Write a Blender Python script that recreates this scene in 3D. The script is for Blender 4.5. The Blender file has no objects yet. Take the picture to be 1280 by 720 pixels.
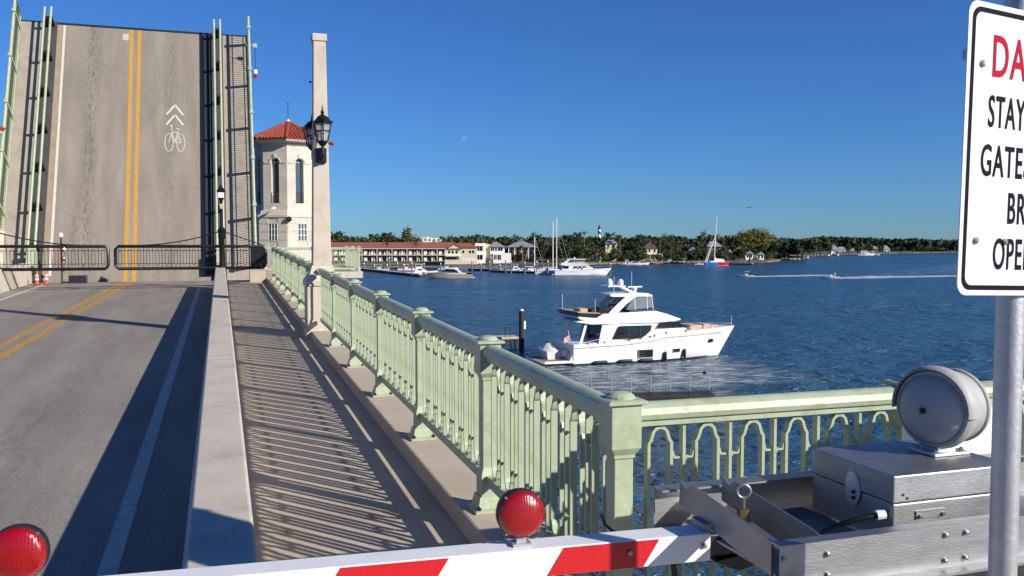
import bpy, math, random
from math import sin, cos, pi, radians, sqrt
from mathutils import Vector, Matrix

# ------------------------------------------------------------------ camera, sky, sun, exposure
SC = bpy.context.scene
COL = SC.collection
F_PX, YAW, PITCH, CAM_Z = 1100.0, 0.3196, 0.050, 12.0
cam_data = bpy.data.cameras.new('camera'); cam = bpy.data.objects.new('camera', cam_data)
COL.objects.link(cam); SC.camera = cam
cam_data.sensor_width = 36.0; cam_data.lens = 36.0 * F_PX / 1280.0
cam_data.clip_start = 0.05; cam_data.clip_end = 20000
cam.location = (0, 0, CAM_Z)
cam.rotation_euler = (pi / 2 - PITCH, 0, -YAW)

SUN_EL = radians(26.0); SUN_AZ = math.atan2(0.656, -0.755)      # clockwise from +Y
world = bpy.data.worlds.new('World'); SC.world = world; world.use_nodes = True
wn = world.node_tree.nodes; wl = world.node_tree.links
bg = wn['Background']; sky = wn.new('ShaderNodeTexSky'); sky.sky_type = 'NISHITA'
sky.sun_disc = False; sky.sun_elevation = SUN_EL; sky.sun_rotation = SUN_AZ
sky.altitude = 0; sky.air_density = 1.0; sky.dust_density = 0.05; sky.ozone_density = 5.0
tint = wn.new('ShaderNodeMix'); tint.data_type = 'RGBA'; tint.blend_type = 'MULTIPLY'; tint.inputs['Factor'].default_value = 1.0
tint.inputs['B'].default_value = (.47, .85, 1.40, 1)          # clear dry autumn air: a deeper blue than the model's
wl.new(sky.outputs['Color'], tint.inputs['A']); wl.new(tint.outputs['Result'], bg.inputs['Color']); bg.inputs['Strength'].default_value = 0.057
sun_d = bpy.data.lights.new('sun', 'SUN'); sun_d.energy = 5.0; sun_d.angle = radians(0.53); sun_d.color = (1.0, 0.925, 0.80)
sun = bpy.data.objects.new('sun', sun_d); COL.objects.link(sun)
to_sun = Vector((sin(SUN_AZ) * cos(SUN_EL), cos(SUN_AZ) * cos(SUN_EL), sin(SUN_EL)))
sun.rotation_euler = to_sun.to_track_quat('Z', 'Y').to_euler(); sun.location = (60, -60, 80)
vs = SC.view_settings; vs.view_transform = 'Standard'; vs.look = 'None'; vs.gamma = 1.0; vs.exposure = 0.45
vs.use_curve_mapping = False
SC.cycles.max_bounces = 5; SC.cycles.diffuse_bounces = 3; SC.cycles.glossy_bounces = 3; SC.cycles.transmission_bounces = 3; SC.cycles.volume_bounces = 0; SC.cycles.transparent_max_bounces = 10

# ------------------------------------------------------------------ helpers
RND = random.Random(7)
CY, SY = cos(YAW), sin(YAW)

def at(u, v, d):
    """world point seen at photo pixel (u, v) with forward distance d (metres)"""
    x = (u - 640) / F_PX; y = (360 - v) / F_PX
    dd = cos(PITCH) + y * sin(PITCH); z = y * cos(PITCH) - sin(PITCH)
    k = d / dd
    return Vector(((x * CY + dd * SY) * k, (dd * CY - x * SY) * k, CAM_Z + z * k))

def onwater(u, v, z=0.0):
    p = at(u, v, 1.0); t = (CAM_Z - z) / (CAM_Z - p.z)
    return Vector((p.x * t, p.y * t, z))

def ground(u, d, z):
    p = at(u, 305, d); return Vector((p.x, p.y, z))

SHORE_V = []
GRADE = 0.023; ZD = CAM_Z - 2.25
def zd(y): return ZD + GRADE * y

def lin(r, g, b):
    return tuple((c / 255 / 12.92) if c / 255 <= .04045 else ((c / 255 + .055) / 1.055) ** 2.4 for c in (r, g, b))

MATS = {}
def mat(name, col, rough=.6, metal=0.0, var=.1, scale=3.0, bump=0.0, bscale=60.0, col2=None, spec=.5, objrand=0.0, stretch=None, dirt=0.0, dscale=1.3, dcol=(.45, .40, .34)):
    if name in MATS: return MATS[name]
    m = bpy.data.materials.new(name); m.use_nodes = True
    n = m.node_tree.nodes; l = m.node_tree.links; p = n['Principled BSDF']
    p.inputs['Roughness'].default_value = rough; p.inputs['Metallic'].default_value = metal
    p.inputs['Specular IOR Level'].default_value = spec
    tc = n.new('ShaderNodeTexCoord'); src = tc.outputs['Object']
    if stretch:
        mp = n.new('ShaderNodeMapping'); mp.inputs['Scale'].default_value = stretch
        l.new(src, mp.inputs['Vector']); src = mp.outputs['Vector']
    nz = n.new('ShaderNodeTexNoise'); nz.inputs['Scale'].default_value = scale; nz.inputs['Detail'].default_value = 6
    nz.inputs['Roughness'].default_value = .65
    l.new(src, nz.inputs['Vector'])
    rp = n.new('ShaderNodeValToRGB'); l.new(nz.outputs['Fac'], rp.inputs['Fac'])
    a = col2 if col2 else tuple(c * (1 - var) for c in col); b = col if col2 else tuple(min(1, c * (1 + var)) for c in col)
    rp.color_ramp.elements[0].position = .32; rp.color_ramp.elements[1].position = .68
    rp.color_ramp.elements[0].color = (*a, 1); rp.color_ramp.elements[1].color = (*b, 1)
    out = rp.outputs['Color']
    if objrand:
        oi = n.new('ShaderNodeObjectInfo'); hs = n.new('ShaderNodeHueSaturation')
        mr = n.new('ShaderNodeMapRange'); mr.inputs['To Min'].default_value = 1 - objrand; mr.inputs['To Max'].default_value = 1 + objrand
        l.new(oi.outputs['Random'], mr.inputs['Value']); l.new(mr.outputs['Result'], hs.inputs['Value'])
        mr2 = n.new('ShaderNodeMapRange'); mr2.inputs['To Min'].default_value = .5 - objrand * .06; mr2.inputs['To Max'].default_value = .5 + objrand * .04
        l.new(oi.outputs['Random'], mr2.inputs['Value']); l.new(mr2.outputs['Result'], hs.inputs['Hue'])
        l.new(out, hs.inputs['Color']); out = hs.outputs['Color']
    if dirt:
        dn = n.new('ShaderNodeTexNoise'); dn.inputs['Scale'].default_value = dscale; dn.inputs['Detail'].default_value = 8; dn.inputs['Roughness'].default_value = .72
        l.new(tc.outputs['Object'], dn.inputs['Vector'])
        dr = n.new('ShaderNodeMapRange'); dr.inputs['From Min'].default_value = .48; dr.inputs['From Max'].default_value = .74; dr.inputs['To Max'].default_value = dirt; l.new(dn.outputs['Fac'], dr.inputs['Value'])
        dm = n.new('ShaderNodeMix'); dm.data_type = 'RGBA'; dm.blend_type = 'MULTIPLY'; l.new(dr.outputs['Result'], dm.inputs['Factor']); l.new(out, dm.inputs['A']); dm.inputs['B'].default_value = (*dcol, 1); out = dm.outputs['Result']
    l.new(out, p.inputs['Base Color'])
    if bump:
        bz = n.new('ShaderNodeTexNoise'); bz.inputs['Scale'].default_value = bscale; bz.inputs['Detail'].default_value = 4
        l.new(src, bz.inputs['Vector'])
        bp = n.new('ShaderNodeBump'); bp.inputs['Strength'].default_value = bump; bp.inputs['Distance'].default_value = .01
        l.new(bz.outputs['Fac'], bp.inputs['Height']); l.new(bp.outputs['Normal'], p.inputs['Normal'])
    MATS[name] = m
    return m

class MB:
    def __init__(s): s.v = []; s.f = []
    def add(s, vs_, fs):
        o = len(s.v); s.v += [tuple(p) for p in vs_]; s.f += [tuple(i + o for i in f) for f in fs]; return s
    def box(s, x0, x1, y0, y1, z0, z1):
        return s.add([(x0, y0, z0), (x1, y0, z0), (x1, y1, z0), (x0, y1, z0), (x0, y0, z1), (x1, y0, z1), (x1, y1, z1), (x0, y1, z1)],
                     [(0, 3, 2, 1), (4, 5, 6, 7), (0, 1, 5, 4), (1, 2, 6, 5), (2, 3, 7, 6), (3, 0, 4, 7)])
    def loft(s, rings, caps=True, closed=True):
        o = len(s.v); n = len(rings[0])
        for r in rings: s.v += [tuple(p) for p in r]
        for i in range(len(rings) - 1):
            for j in range(n if closed else n - 1):
                a = o + i * n + j; b = o + i * n + (j + 1) % n
                s.f.append((a, b, b + n, a + n))
        if caps:
            s.f.append(tuple(o + j for j in reversed(range(n)))); s.f.append(tuple(o + (len(rings) - 1) * n + j for j in range(n)))
        return s
    def tube(s, pts, r, n=8, caps=True):
        pts = [Vector(p) for p in pts]; rs = r if isinstance(r, (list, tuple)) else [r] * len(pts)
        rings = []; ref = None
        for i, p in enumerate(pts):
            t = (pts[min(i + 1, len(pts) - 1)] - pts[max(i - 1, 0)]).normalized()
            if ref is None:
                ref = t.cross(Vector((0, 0, 1)))
                if ref.length < .05: ref = t.cross(Vector((0, 1, 0)))
            ref = (ref - t * ref.dot(t)).normalized(); b = t.cross(ref)
            rings.append([p + (ref * cos(2 * pi * k / n) + b * sin(2 * pi * k / n)) * rs[i] for k in range(n)])
        return s.loft(rings, caps)
    def lathe(s, prof, n=16, M=None, sq=None):
        """profile of (radius, height) about z; M places it"""
        M = M or Matrix.Identity(4); rings = []
        for r, z in prof:
            ring = []
            for k in range(n):
                a = 2 * pi * (k + .5) / n
                ring.append(M @ Vector((r * cos(a), r * sin(a), z)))
            rings.append(ring)
        return s.loft(rings)
    def squares(s, prof, c=(0, 0, 0)):
        """stacked square sections: profile of (half width, height)"""
        return s.loft([[(c[0] - w, c[1] - w, c[2] + z), (c[0] + w, c[1] - w, c[2] + z), (c[0] + w, c[1] + w, c[2] + z), (c[0] - w, c[1] + w, c[2] + z)] for w, z in prof])
    def prism(s, poly, a0, a1, axis='z', w=None):
        def P(p, a):
            if axis == 'z': return (p[0], p[1], a)
            if axis == 'y': return (p[0], a, p[1])
            return (a, p[0], p[1])
        if w: return s.loft([[(p[0], -w(*p), p[1]) for p in poly], [(p[0], w(*p), p[1]) for p in poly]])
        return s.loft([[P(p, a0) for p in poly], [P(p, a1) for p in poly]])
    def build(s, name, m, parent=None, smooth=False, bevel=0.0, angle=35, local=True):
        me = bpy.data.meshes.new(name)
        vv = s.v
        if parent is not None and not local:
            Mi = parent_matrix(parent).inverted(); vv = [tuple(Mi @ Vector(p)) for p in s.v]
        me.from_pydata(vv, [], s.f); me.update()
        import bmesh
        bm = bmesh.new(); bm.from_mesh(me); bmesh.ops.recalc_face_normals(bm, faces=bm.faces); bm.to_mesh(me); bm.free()
        if smooth:
            me.polygons.foreach_set('use_smooth', [True] * len(me.polygons)); me.set_sharp_from_angle(angle=radians(angle))
        if m is not None: me.materials.append(m)
        o = bpy.data.objects.new(name, me); COL.objects.link(o)
        if parent is not None: o.parent = parent
        if bevel:
            b = o.modifiers.new('bevel', 'BEVEL'); b.width = bevel; b.segments = 2; b.limit_method = 'ANGLE'; b.angle_limit = radians(40)
        return o

def parent_matrix(o):
    M = Matrix.LocRotScale(o.location, o.rotation_euler, o.scale)
    return (parent_matrix(o.parent) @ M) if o.parent else M

def tag(o, label, cat, group=None):
    o['label'] = label; o['category'] = cat
    if group: o['group'] = group
    return o
def thing(name, label, cat, loc=(0, 0, 0), rz=0.0, group=None):
    o = bpy.data.objects.new(name, None); COL.objects.link(o); o.location = loc; o.rotation_euler = (0, 0, rz)
    o.empty_display_size = .2
    return tag(o, label, cat, group)
def struct(o): o['kind'] = 'structure'; return o
def stuff(o): o['kind'] = 'stuff'; return o
KIDS = {}
def copy_one(o, parent, loc=None, rot=None, scale=None):
    c = o.copy(); COL.objects.link(c); c.parent = parent
    if loc is not None: c.location = loc
    if rot is not None: c.rotation_euler = rot
    if scale is not None: c.scale = scale
    return c
def copy_tree(o, parent=None):
    c = o.copy(); COL.objects.link(c); c.parent = parent
    for ch in [k for k in o.children]: copy_tree(ch, c)
    return c
def inst(name, me, parent, loc=(0, 0, 0), rot=(0, 0, 0), scale=(1, 1, 1)):
    o = bpy.data.objects.new(name, me); COL.objects.link(o); o.parent = parent
    o.location = loc; o.rotation_euler = rot; o.scale = scale
    return o
def mesh_of(mb, name, m, smooth=False, angle=35):
    o = mb.build(name, m, None, smooth, 0, angle); me = o.data; bpy.data.objects.remove(o); return me

# ------------------------------------------------------------------ materials
M_GREEN = mat('sage_green_paint', lin(162, 174, 149), .42, 0, .07, 7, .15, 30, dirt=.8, dscale=5.5, dcol=(.60, .53, .42))
M_CONC = mat('concrete_walk', lin(180, 167, 150), .88, 0, .12, 2.2, .5, 90, dirt=.6, dscale=1.1)
M_CONC2 = mat('concrete_barrier', lin(188, 179, 167), .88, 0, .08, 3.0, .28, 80, dirt=.55, dscale=1.6)
M_STONE = mat('cast_stone', lin(188, 178, 164), .88, 0, .08, 2.5, .4, 50, dirt=.5, dscale=2.2)
M_STUCCO = mat('tower_stucco', lin(196, 189, 178), .88, 0, .07, 1.5, .3, 40, dirt=.5, dscale=.9)
M_BLACK = mat('black_iron', lin(26, 27, 32), .4, .3, .2, 8)
M_YELLOW = mat('yellow_paint', lin(174, 130, 50), .8, 0, .22, 9, .3, 60)
M_WPAINT = mat('white_road_paint', lin(186, 182, 175), .8, 0, .16, 8, .3, 60)
M_TILE = mat('clay_tile', lin(140, 60, 40), .8, 0, .35, 6, .2, 20)
M_ALU = mat('brushed_aluminium', lin(156, 158, 162), .52, 1.0, .14, 4, .15, 40, stretch=(1, 1, 6), dirt=.5, dscale=4, dcol=(.55, .54, .52))
M_GALV = mat('galvanised_steel', lin(184, 186, 190), .5, .7, .12, 14, .15, 60)
M_GREYP = mat('grey_bell_paint', lin(160, 161, 161), .62, .1, .12, 10, .2, 30, dirt=.6, dscale=5)
M_DARKM = mat('dark_hub_steel', lin(52, 54, 60), .45, .6, .25, 9)
M_BOLT = mat('bolt_zinc', lin(150, 148, 140), .4, .8, .2, 30)
M_BRASS = mat('brass_nut', lin(140, 124, 98), .45, .8, .15, 30)
M_RUBBER = mat('black_rubber', lin(20, 20, 22), .6, 0, .2, 20)
M_SIGNW = mat('sign_white_sheeting', lin(208, 208, 212), .45, 0, .02, 20)
M_SIGNK = mat('sign_black', lin(12, 10, 24), .8, 0, .05, 20, spec=.15)
M_SIGNR = mat('sign_red', lin(168, 8, 44), .8, 0, .05, 20, spec=.15)
M_ARMW = mat('arm_white_sheeting', lin(222, 223, 226), .4, 0, .03, 40, .25, 160, dirt=.3, dscale=5, dcol=(.6, .58, .55))
M_ARMR = mat('arm_red_sheeting', lin(190, 16, 26), .45, 0, .07, 30, .25, 160, dirt=.35, dscale=5)
M_WHITE = mat('gelcoat_white', lin(226, 226, 225), .25, 0, .015, 2)
M_WHITE2 = mat('painted_white', lin(232, 230, 224), .6, 0, .05, 1)
M_GLASSD = mat('dark_tinted_glass', lin(20, 24, 30), .06, 0, .2, 1.5, spec=.8)
M_TEAK = mat('teak', lin(150, 112, 78), .7, 0, .2, 5)
M_TAN = mat('tan_cushion', lin(178, 156, 132), .8, 0, .12, 4)
M_CANVAS = mat('grey_canvas', lin(196, 196, 202), .8, 0, .08, 3)
M_WOOD = mat('weathered_wood', lin(128, 116, 102), .9, 0, .25, 2)
M_PILE = mat('dark_pile', lin(40, 36, 36), .8, 0, .3, 3)
M_PALEWOOD = mat('pale_dock_boards', lin(176, 166, 156), .9, 0, .14, 2)
M_SOFFIT = mat('grey_concrete', lin(150, 140, 128), .9, 0, .12, 2)  # plain grey concrete of the deck slab and piers
M_CREAM = mat('cream_stucco', lin(214, 198, 172), .85, 0, .06, 1)
M_REDROOF = mat('terracotta_roof', lin(138, 80, 66), .85, 0, .16, .8)
M_GREYROOF = mat('grey_metal_roof', lin(128, 132, 140), .6, 0, .1, 1)
M_BROWNWALL = mat('brown_wall', lin(112, 98, 84), .9, 0, .15, 1)  # plain brown wall colour
M_TRUNK = mat('bark', lin(92, 76, 60), .95, 0, .25, 4)
M_PALMT = mat('palm_trunk', lin(120, 104, 84), .95, 0, .25, 4)
M_LEAF = mat('dark_foliage', (.052, .07, .03), .75, 0, .5, .35, objrand=.35, spec=.2)
M_LEAF2 = mat('olive_foliage', (.085, .10, .036), .75, 0, .45, .35, objrand=.3, spec=.2)
M_LEAFG = mat('golden_green_foliage', (.25, .23, .04), .75, 0, .0, .2, col2=(.09, .11, .025), spec=.2)
M_LEAFR = mat('russet_foliage', (.15, .055, .03), .8, 0, .3, .3, spec=.2)
M_PALM = mat('palm_frond', (.04, .06, .018), .6, 0, .4, .5, objrand=.25, spec=.3)
M_FAR = mat('far_wood_foliage', (.042, .058, .028), .85, 0, .55, .05, spec=.1)
M_GRASS = mat('shore_grass', (.07, .075, .025), .95, 0, .4, .02)
M_SAND = mat('shore_edge', lin(112, 98, 80), .95, 0, .35, .1)
M_RED = mat('red_hull_paint', lin(200, 20, 40), .3, 0, .04, 2)
M_BLUE = mat('blue_hull_paint', lin(40, 120, 205), .3, 0, .1, 1)
M_TAUPE = mat('taupe_hull_paint', lin(150, 140, 130), .3, 0, .05, 2)
M_ORANGE = mat('orange_plastic', lin(225, 80, 30), .5, 0, .06, 5)

def mat_lens():
    m = mat('red_lens', lin(140, 4, 10), .22, 0, .0, 5)
    n = m.node_tree.nodes; l = m.node_tree.links; p = n['Principled BSDF']
    tc = n.new('ShaderNodeTexCoord'); w = n.new('ShaderNodeTexWave'); w.wave_type = 'BANDS'; w.bands_direction = 'Z'
    w.inputs['Scale'].default_value = 62; w2 = n.new('ShaderNodeTexWave'); w2.wave_type = 'BANDS'; w2.bands_direction = 'X'; w2.inputs['Scale'].default_value = 30
    l.new(tc.outputs['Object'], w.inputs['Vector']); l.new(tc.outputs['Object'], w2.inputs['Vector'])
    ad = n.new('ShaderNodeMath'); ad.operation = 'ADD'; l.new(w.outputs['Fac'], ad.inputs[0]); l.new(w2.outputs['Fac'], ad.inputs[1])
    b = n.new('ShaderNodeBump'); b.inputs['Strength'].default_value = .16; b.inputs['Distance'].default_value = .003
    l.new(ad.outputs[0], b.inputs['Height']); l.new(b.outputs['Normal'], p.inputs['Normal'])
    p.inputs['Coat Weight'].default_value = .6; p.inputs['Coat Roughness'].default_value = .05
    return m
M_LENS = mat_lens()

def mat_glass(name, col, alpha):
    m = bpy.data.materials.new(name); m.use_nodes = True; n = m.node_tree.nodes; l = m.node_tree.links
    p = n['Principled BSDF']; p.inputs['Base Color'].default_value = (*col, 1); p.inputs['Roughness'].default_value = .05
    tr = n.new('ShaderNodeBsdfTransparent'); mx = n.new('ShaderNodeMixShader'); mx.inputs['Fac'].default_value = alpha
    l.new(tr.outputs[0], mx.inputs[1]); l.new(p.outputs[0], mx.inputs[2]); l.new(mx.outputs[0], n['Material Output'].inputs['Surface'])
    return m
M_CLEAR = mat_glass('lantern_glass', (.35, .38, .42), .45)
M_MOON = mat_glass('moon_dust', (.9, .9, .9), .06)
M_BOATGLASS = mat_glass('clear_enclosure', (.25, .28, .32), .5)

def mat_road(name, dark, light, streak):
    m = bpy.data.materials.new(name); m.use_nodes = True; n = m.node_tree.nodes; l = m.node_tree.links
    p = n['Principled BSDF']; p.inputs['Roughness'].default_value = .85
    tc = n.new('ShaderNodeTexCoord')
    def noise(scale, stretch=(1, 1, 1), detail=6, rough=.6):
        mp = n.new('ShaderNodeMapping'); mp.inputs['Scale'].default_value = stretch
        nz = n.new('ShaderNodeTexNoise'); nz.inputs['Scale'].default_value = scale; nz.inputs['Detail'].default_value = detail
        nz.inputs['Roughness'].default_value = rough
        l.new(tc.outputs['Object'], mp.inputs['Vector']); l.new(mp.outputs['Vector'], nz.inputs['Vector']); return nz
    def ramp(src, p0, c0, p1, c1):
        r = n.new('ShaderNodeValToRGB'); e = r.color_ramp.elements; e[0].position = p0; e[1].position = p1
        e[0].color = (*c0, 1); e[1].color = (*c1, 1); l.new(src, r.inputs['Fac']); return r
    a = ramp(noise(1.1, (1.6, .25, 1)).outputs['Fac'], .3, dark, .7, light)
    g = ramp(noise(48, (1, 1, 1), 3, .8).outputs['Fac'], .36, (.55,) * 3, .64, (1.28,) * 3)
    mx = n.new('ShaderNodeMix'); mx.data_type = 'RGBA'; mx.blend_type = 'MULTIPLY'; mx.inputs['Factor'].default_value = .8
    l.new(a.outputs['Color'], mx.inputs['A']); l.new(g.outputs['Color'], mx.inputs['B'])
    vo = n.new('ShaderNodeTexVoronoi'); vo.feature = 'DISTANCE_TO_EDGE'; vo.inputs['Scale'].default_value = .42; l.new(noise(1.5, (1, 1, 1), 4).outputs['Color'], vo.inputs['Vector'])
    vm = n.new('ShaderNodeMapping'); vm.inputs['Scale'].default_value = (1, .6, 1); l.new(tc.outputs['Object'], vm.inputs['Vector'])
    dsn = noise(.9, (1, 1, 1), 5, .7); av = n.new('ShaderNodeMix'); av.data_type = 'RGBA'; av.inputs['Factor'].default_value = .35; l.new(vm.outputs['Vector'], av.inputs['A']); l.new(dsn.outputs['Color'], av.inputs['B']); l.new(av.outputs['Result'], vo.inputs['Vector'])
    ck = ramp(vo.outputs['Distance'], .0, (.62,) * 3, .006, (1,) * 3)
    mc = n.new('ShaderNodeMix'); mc.data_type = 'RGBA'; mc.blend_type = 'MULTIPLY'; mc.inputs['Factor'].default_value = .55
    l.new(mx.outputs['Result'], mc.inputs['A']); l.new(ck.outputs['Color'], mc.inputs['B']); mx = mc
    # worn, stained wheel tracks: bands across X broken by noise
    sx = n.new('ShaderNodeSeparateXYZ'); l.new(tc.outputs['Object'], sx.inputs[0])
    out = mx.outputs['Result']
    for xc, wd, amt in streak:
        d = n.new('ShaderNodeMath'); d.operation = 'SUBTRACT'; d.inputs[1].default_value = xc; l.new(sx.outputs['X'], d.inputs[0])
        ab = n.new('ShaderNodeMath'); ab.operation = 'ABSOLUTE'; l.new(d.outputs[0], ab.inputs[0])
        mr = n.new('ShaderNodeMapRange'); mr.inputs['From Min'].default_value = wd; mr.inputs['From Max'].default_value = 0; l.new(ab.outputs[0], mr.inputs['Value'])
        nz = ramp(noise(4.0, (3, .9, 1), 8, .75).outputs['Fac'], .47, (0,) * 3, .62, (1,) * 3)
        mu = n.new('ShaderNodeMath'); mu.operation = 'MULTIPLY'; l.new(mr.outputs[0], mu.inputs[0]); l.new(nz.outputs['Color'], mu.inputs[1])
        mu2 = n.new('ShaderNodeMath'); mu2.operation = 'MULTIPLY'; mu2.inputs[1].default_value = amt; l.new(mu.outputs[0], mu2.inputs[0])
        m2 = n.new('ShaderNodeMix'); m2.data_type = 'RGBA'; l.new(mu2.outputs[0], m2.inputs['Factor']); l.new(out, m2.inputs['A'])
        m2.inputs['B'].default_value = (dark[0] * .35, dark[1] * .33, dark[2] * .32, 1); out = m2.outputs['Result']
    l.new(out, p.inputs['Base Color'])
    b = n.new('ShaderNodeBump'); b.inputs['Strength'].default_value = .6; b.inputs['Distance'].default_value = .006
    l.new(noise(110, (1, 1, 1), 3).outputs['Fac'], b.inputs['Height']); l.new(b.outputs['Normal'], p.inputs['Normal'])
    return m
M_ROAD = mat_road('road_asphalt', lin(122, 116, 109), lin(148, 141, 133), [(-2.1, .6, .35), (-5.2, .6, .3)])
M_LEAFDECK = mat_road('leaf_deck_surface', lin(118, 110, 101), lin(142, 133, 123), [(-1.95, .34, .6), (-5.15, .42, .85)])

def mat_water():
    m = bpy.data.materials.new('river_water'); m.use_nodes = True; n = m.node_tree.nodes; l = m.node_tree.links
    p = n['Principled BSDF']; p.inputs['Base Color'].default_value = (.020, .068, .128, 1)
    p.inputs['Roughness'].default_value = .24; p.inputs['IOR'].default_value = 1.25
    tc = n.new('ShaderNodeTexCoord')
    def noise(scale, st, rot, detail, rough):
        mp = n.new('ShaderNodeMapping'); mp.inputs['Scale'].default_value = st; mp.inputs['Rotation'].default_value = (0, 0, rot)
        nz = n.new('ShaderNodeTexNoise'); nz.inputs['Scale'].default_value = scale; nz.inputs['Detail'].default_value = detail; nz.inputs['Roughness'].default_value = rough
        nz.inputs['Distortion'].default_value = .4
        l.new(tc.outputs['Object'], mp.inputs['Vector']); l.new(mp.outputs['Vector'], nz.inputs['Vector']); return nz.outputs['Fac']
    a = noise(.42, (.95, 1.25, 1), .25, 4, .58); b = noise(1.7, (.7, 1.2, 1), -.2, 3, .55); c = noise(.045, (.9, 1.3, 1), .2, 3, .5)
    def mul(x, k):
        q = n.new('ShaderNodeMath'); q.operation = 'MULTIPLY'; q.inputs[1].default_value = k; l.new(x, q.inputs[0]); return q.outputs[0]
    def add(x, y):
        q = n.new('ShaderNodeMath'); q.operation = 'ADD'; l.new(x, q.inputs[0]); l.new(y, q.inputs[1]); return q.outputs[0]
    e = noise(.16, (.75, 1.3, 1), .12, 3, .55); gust = noise(.012, (.5, 1.6, 1), .1, 3, .6)
    gr = n.new('ShaderNodeMapRange'); gr.inputs['From Min'].default_value = .35; gr.inputs['From Max'].default_value = .65; gr.inputs['To Min'].default_value = .4; gr.inputs['To Max'].default_value = 1.5
    l.new(gust, gr.inputs['Value'])
    h = add(add(add(mul(a, 1.0), mul(b, .16)), mul(c, 1.6)), mul(e, 1.7))
    mg = n.new('ShaderNodeMath'); mg.operation = 'MULTIPLY'; l.new(h, mg.inputs[0]); l.new(gr.outputs['Result'], mg.inputs[1]); h = mg.outputs[0]
    bp = n.new('ShaderNodeBump'); bp.inputs['Strength'].default_value = 1.0; bp.inputs['Distance'].default_value = 2.3
    l.new(h, bp.inputs['Height']); l.new(bp.outputs['Normal'], p.inputs['Normal'])
    return m
M_WATER = mat_water()

def mat_foam(name, scale, lo, hi, stretch=(1, 1, 1), fade=False):
    m = bpy.data.materials.new(name); m.use_nodes = True; n = m.node_tree.nodes; l = m.node_tree.links
    p = n['Principled BSDF']; p.inputs['Base Color'].default_value = (.78, .82, .84, 1); p.inputs['Roughness'].default_value = .7
    tc = n.new('ShaderNodeTexCoord'); mp = n.new('ShaderNodeMapping'); mp.inputs['Scale'].default_value = stretch
    nz = n.new('ShaderNodeTexNoise'); nz.inputs['Scale'].default_value = scale; nz.inputs['Detail'].default_value = 6; nz.inputs['Roughness'].default_value = .7
    l.new(tc.outputs['Object'], mp.inputs['Vector']); l.new(mp.outputs['Vector'], nz.inputs['Vector'])
    r = n.new('ShaderNodeMapRange'); r.inputs['From Min'].default_value = lo; r.inputs['From Max'].default_value = hi; l.new(nz.outputs['Fac'], r.inputs['Value'])
    tr = n.new('ShaderNodeBsdfTransparent'); mx = n.new('ShaderNodeMixShader')
    fac = r.outputs['Result']
    if fade:
        sp_ = n.new('ShaderNodeSeparateXYZ'); l.new(tc.outputs['Generated'], sp_.inputs[0])
        for ax in ('X', 'Y'):
            q = n.new('ShaderNodeMath'); q.operation = 'SUBTRACT'; q.inputs[0].default_value = 1; l.new(sp_.outputs[ax], q.inputs[1])
            w = n.new('ShaderNodeMath'); w.operation = 'MINIMUM'; l.new(sp_.outputs[ax], w.inputs[0]); l.new(q.outputs[0], w.inputs[1])
            e_ = n.new('ShaderNodeMapRange'); e_.interpolation_type = 'SMOOTHSTEP'; e_.inputs['From Max'].default_value = .3 if ax == 'X' else .22; l.new(w.outputs[0], e_.inputs['Value'])
            k_ = n.new('ShaderNodeMath'); k_.operation = 'MULTIPLY'; l.new(fac, k_.inputs[0]); l.new(e_.outputs['Result'], k_.inputs[1]); fac = k_.outputs[0]
    l.new(fac, mx.inputs['Fac']); l.new(tr.outputs[0], mx.inputs[1]); l.new(p.outputs[0], mx.inputs[2]); l.new(mx.outputs[0], n['Material Output'].inputs['Surface'])
    return m
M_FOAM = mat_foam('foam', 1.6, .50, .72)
M_FOAM2 = mat_foam('wake_foam', .5, .38, .62, (.35, 1.6, 1))
M_FOAM3 = mat_foam('thin_wake_foam', .35, .53, .85, (.25, 1.6, 1))

# ------------------------------------------------------------------ the setting: water, shore, road
w = MB(); w.add([(-2500, -600, 0), (7000, -600, 0), (7000, 8000, 0), (-2500, 8000, 0)], [(0, 1, 2, 3)])
struct(w.build('water', M_WATER))

SHORE = [(-400, 338), (100, 336), (300, 334), (410, 332.5), (450, 331), (560, 331), (640, 331.5), (700, 332), (760, 330), (860, 328.4), (905, 328),
         (960, 328), (974, 326.5), (980, 322.5), (995, 320.6), (1040, 318.6), (1100, 317), (1190, 316), (1300, 315.6), (1700, 315)]
sh = [onwater(u, v) for u, v in SHORE]
cam_away = Vector((SY, CY, 0))
terrain = MB(); n = len(sh)
rows = [[p + cam_away * 0 + Vector((0, 0, -.6)) for p in sh], [p + cam_away * 3 + Vector((0, 0, 1.1)) for p in sh],
        [p + cam_away * 40 + Vector((0, 0, 1.8)) for p in sh], [p + cam_away * 400 + Vector((0, 0, 3.0)) for p in sh], [p + cam_away * 6000 + Vector((0, 0, 3.0)) for p in sh]]
for r in rows: terrain.v += [tuple(p) for p in r]
for i in range(4):
    for j in range(n - 1): terrain.f.append((i * n + j, i * n + j + 1, (i + 1) * n + j + 1, (i + 1) * n + j))
struct(terrain.build('shore_terrain', M_GRASS))
edge = MB()
edge.loft([[tuple(p + cam_away * a + Vector((0, 0, z))) for a, z in ((-.4, -.5), (-.4, .7), (.5, 1.0), (1.2, -.5))] for p in sh])
struct(edge.build('shore_edge', M_SAND))

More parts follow.
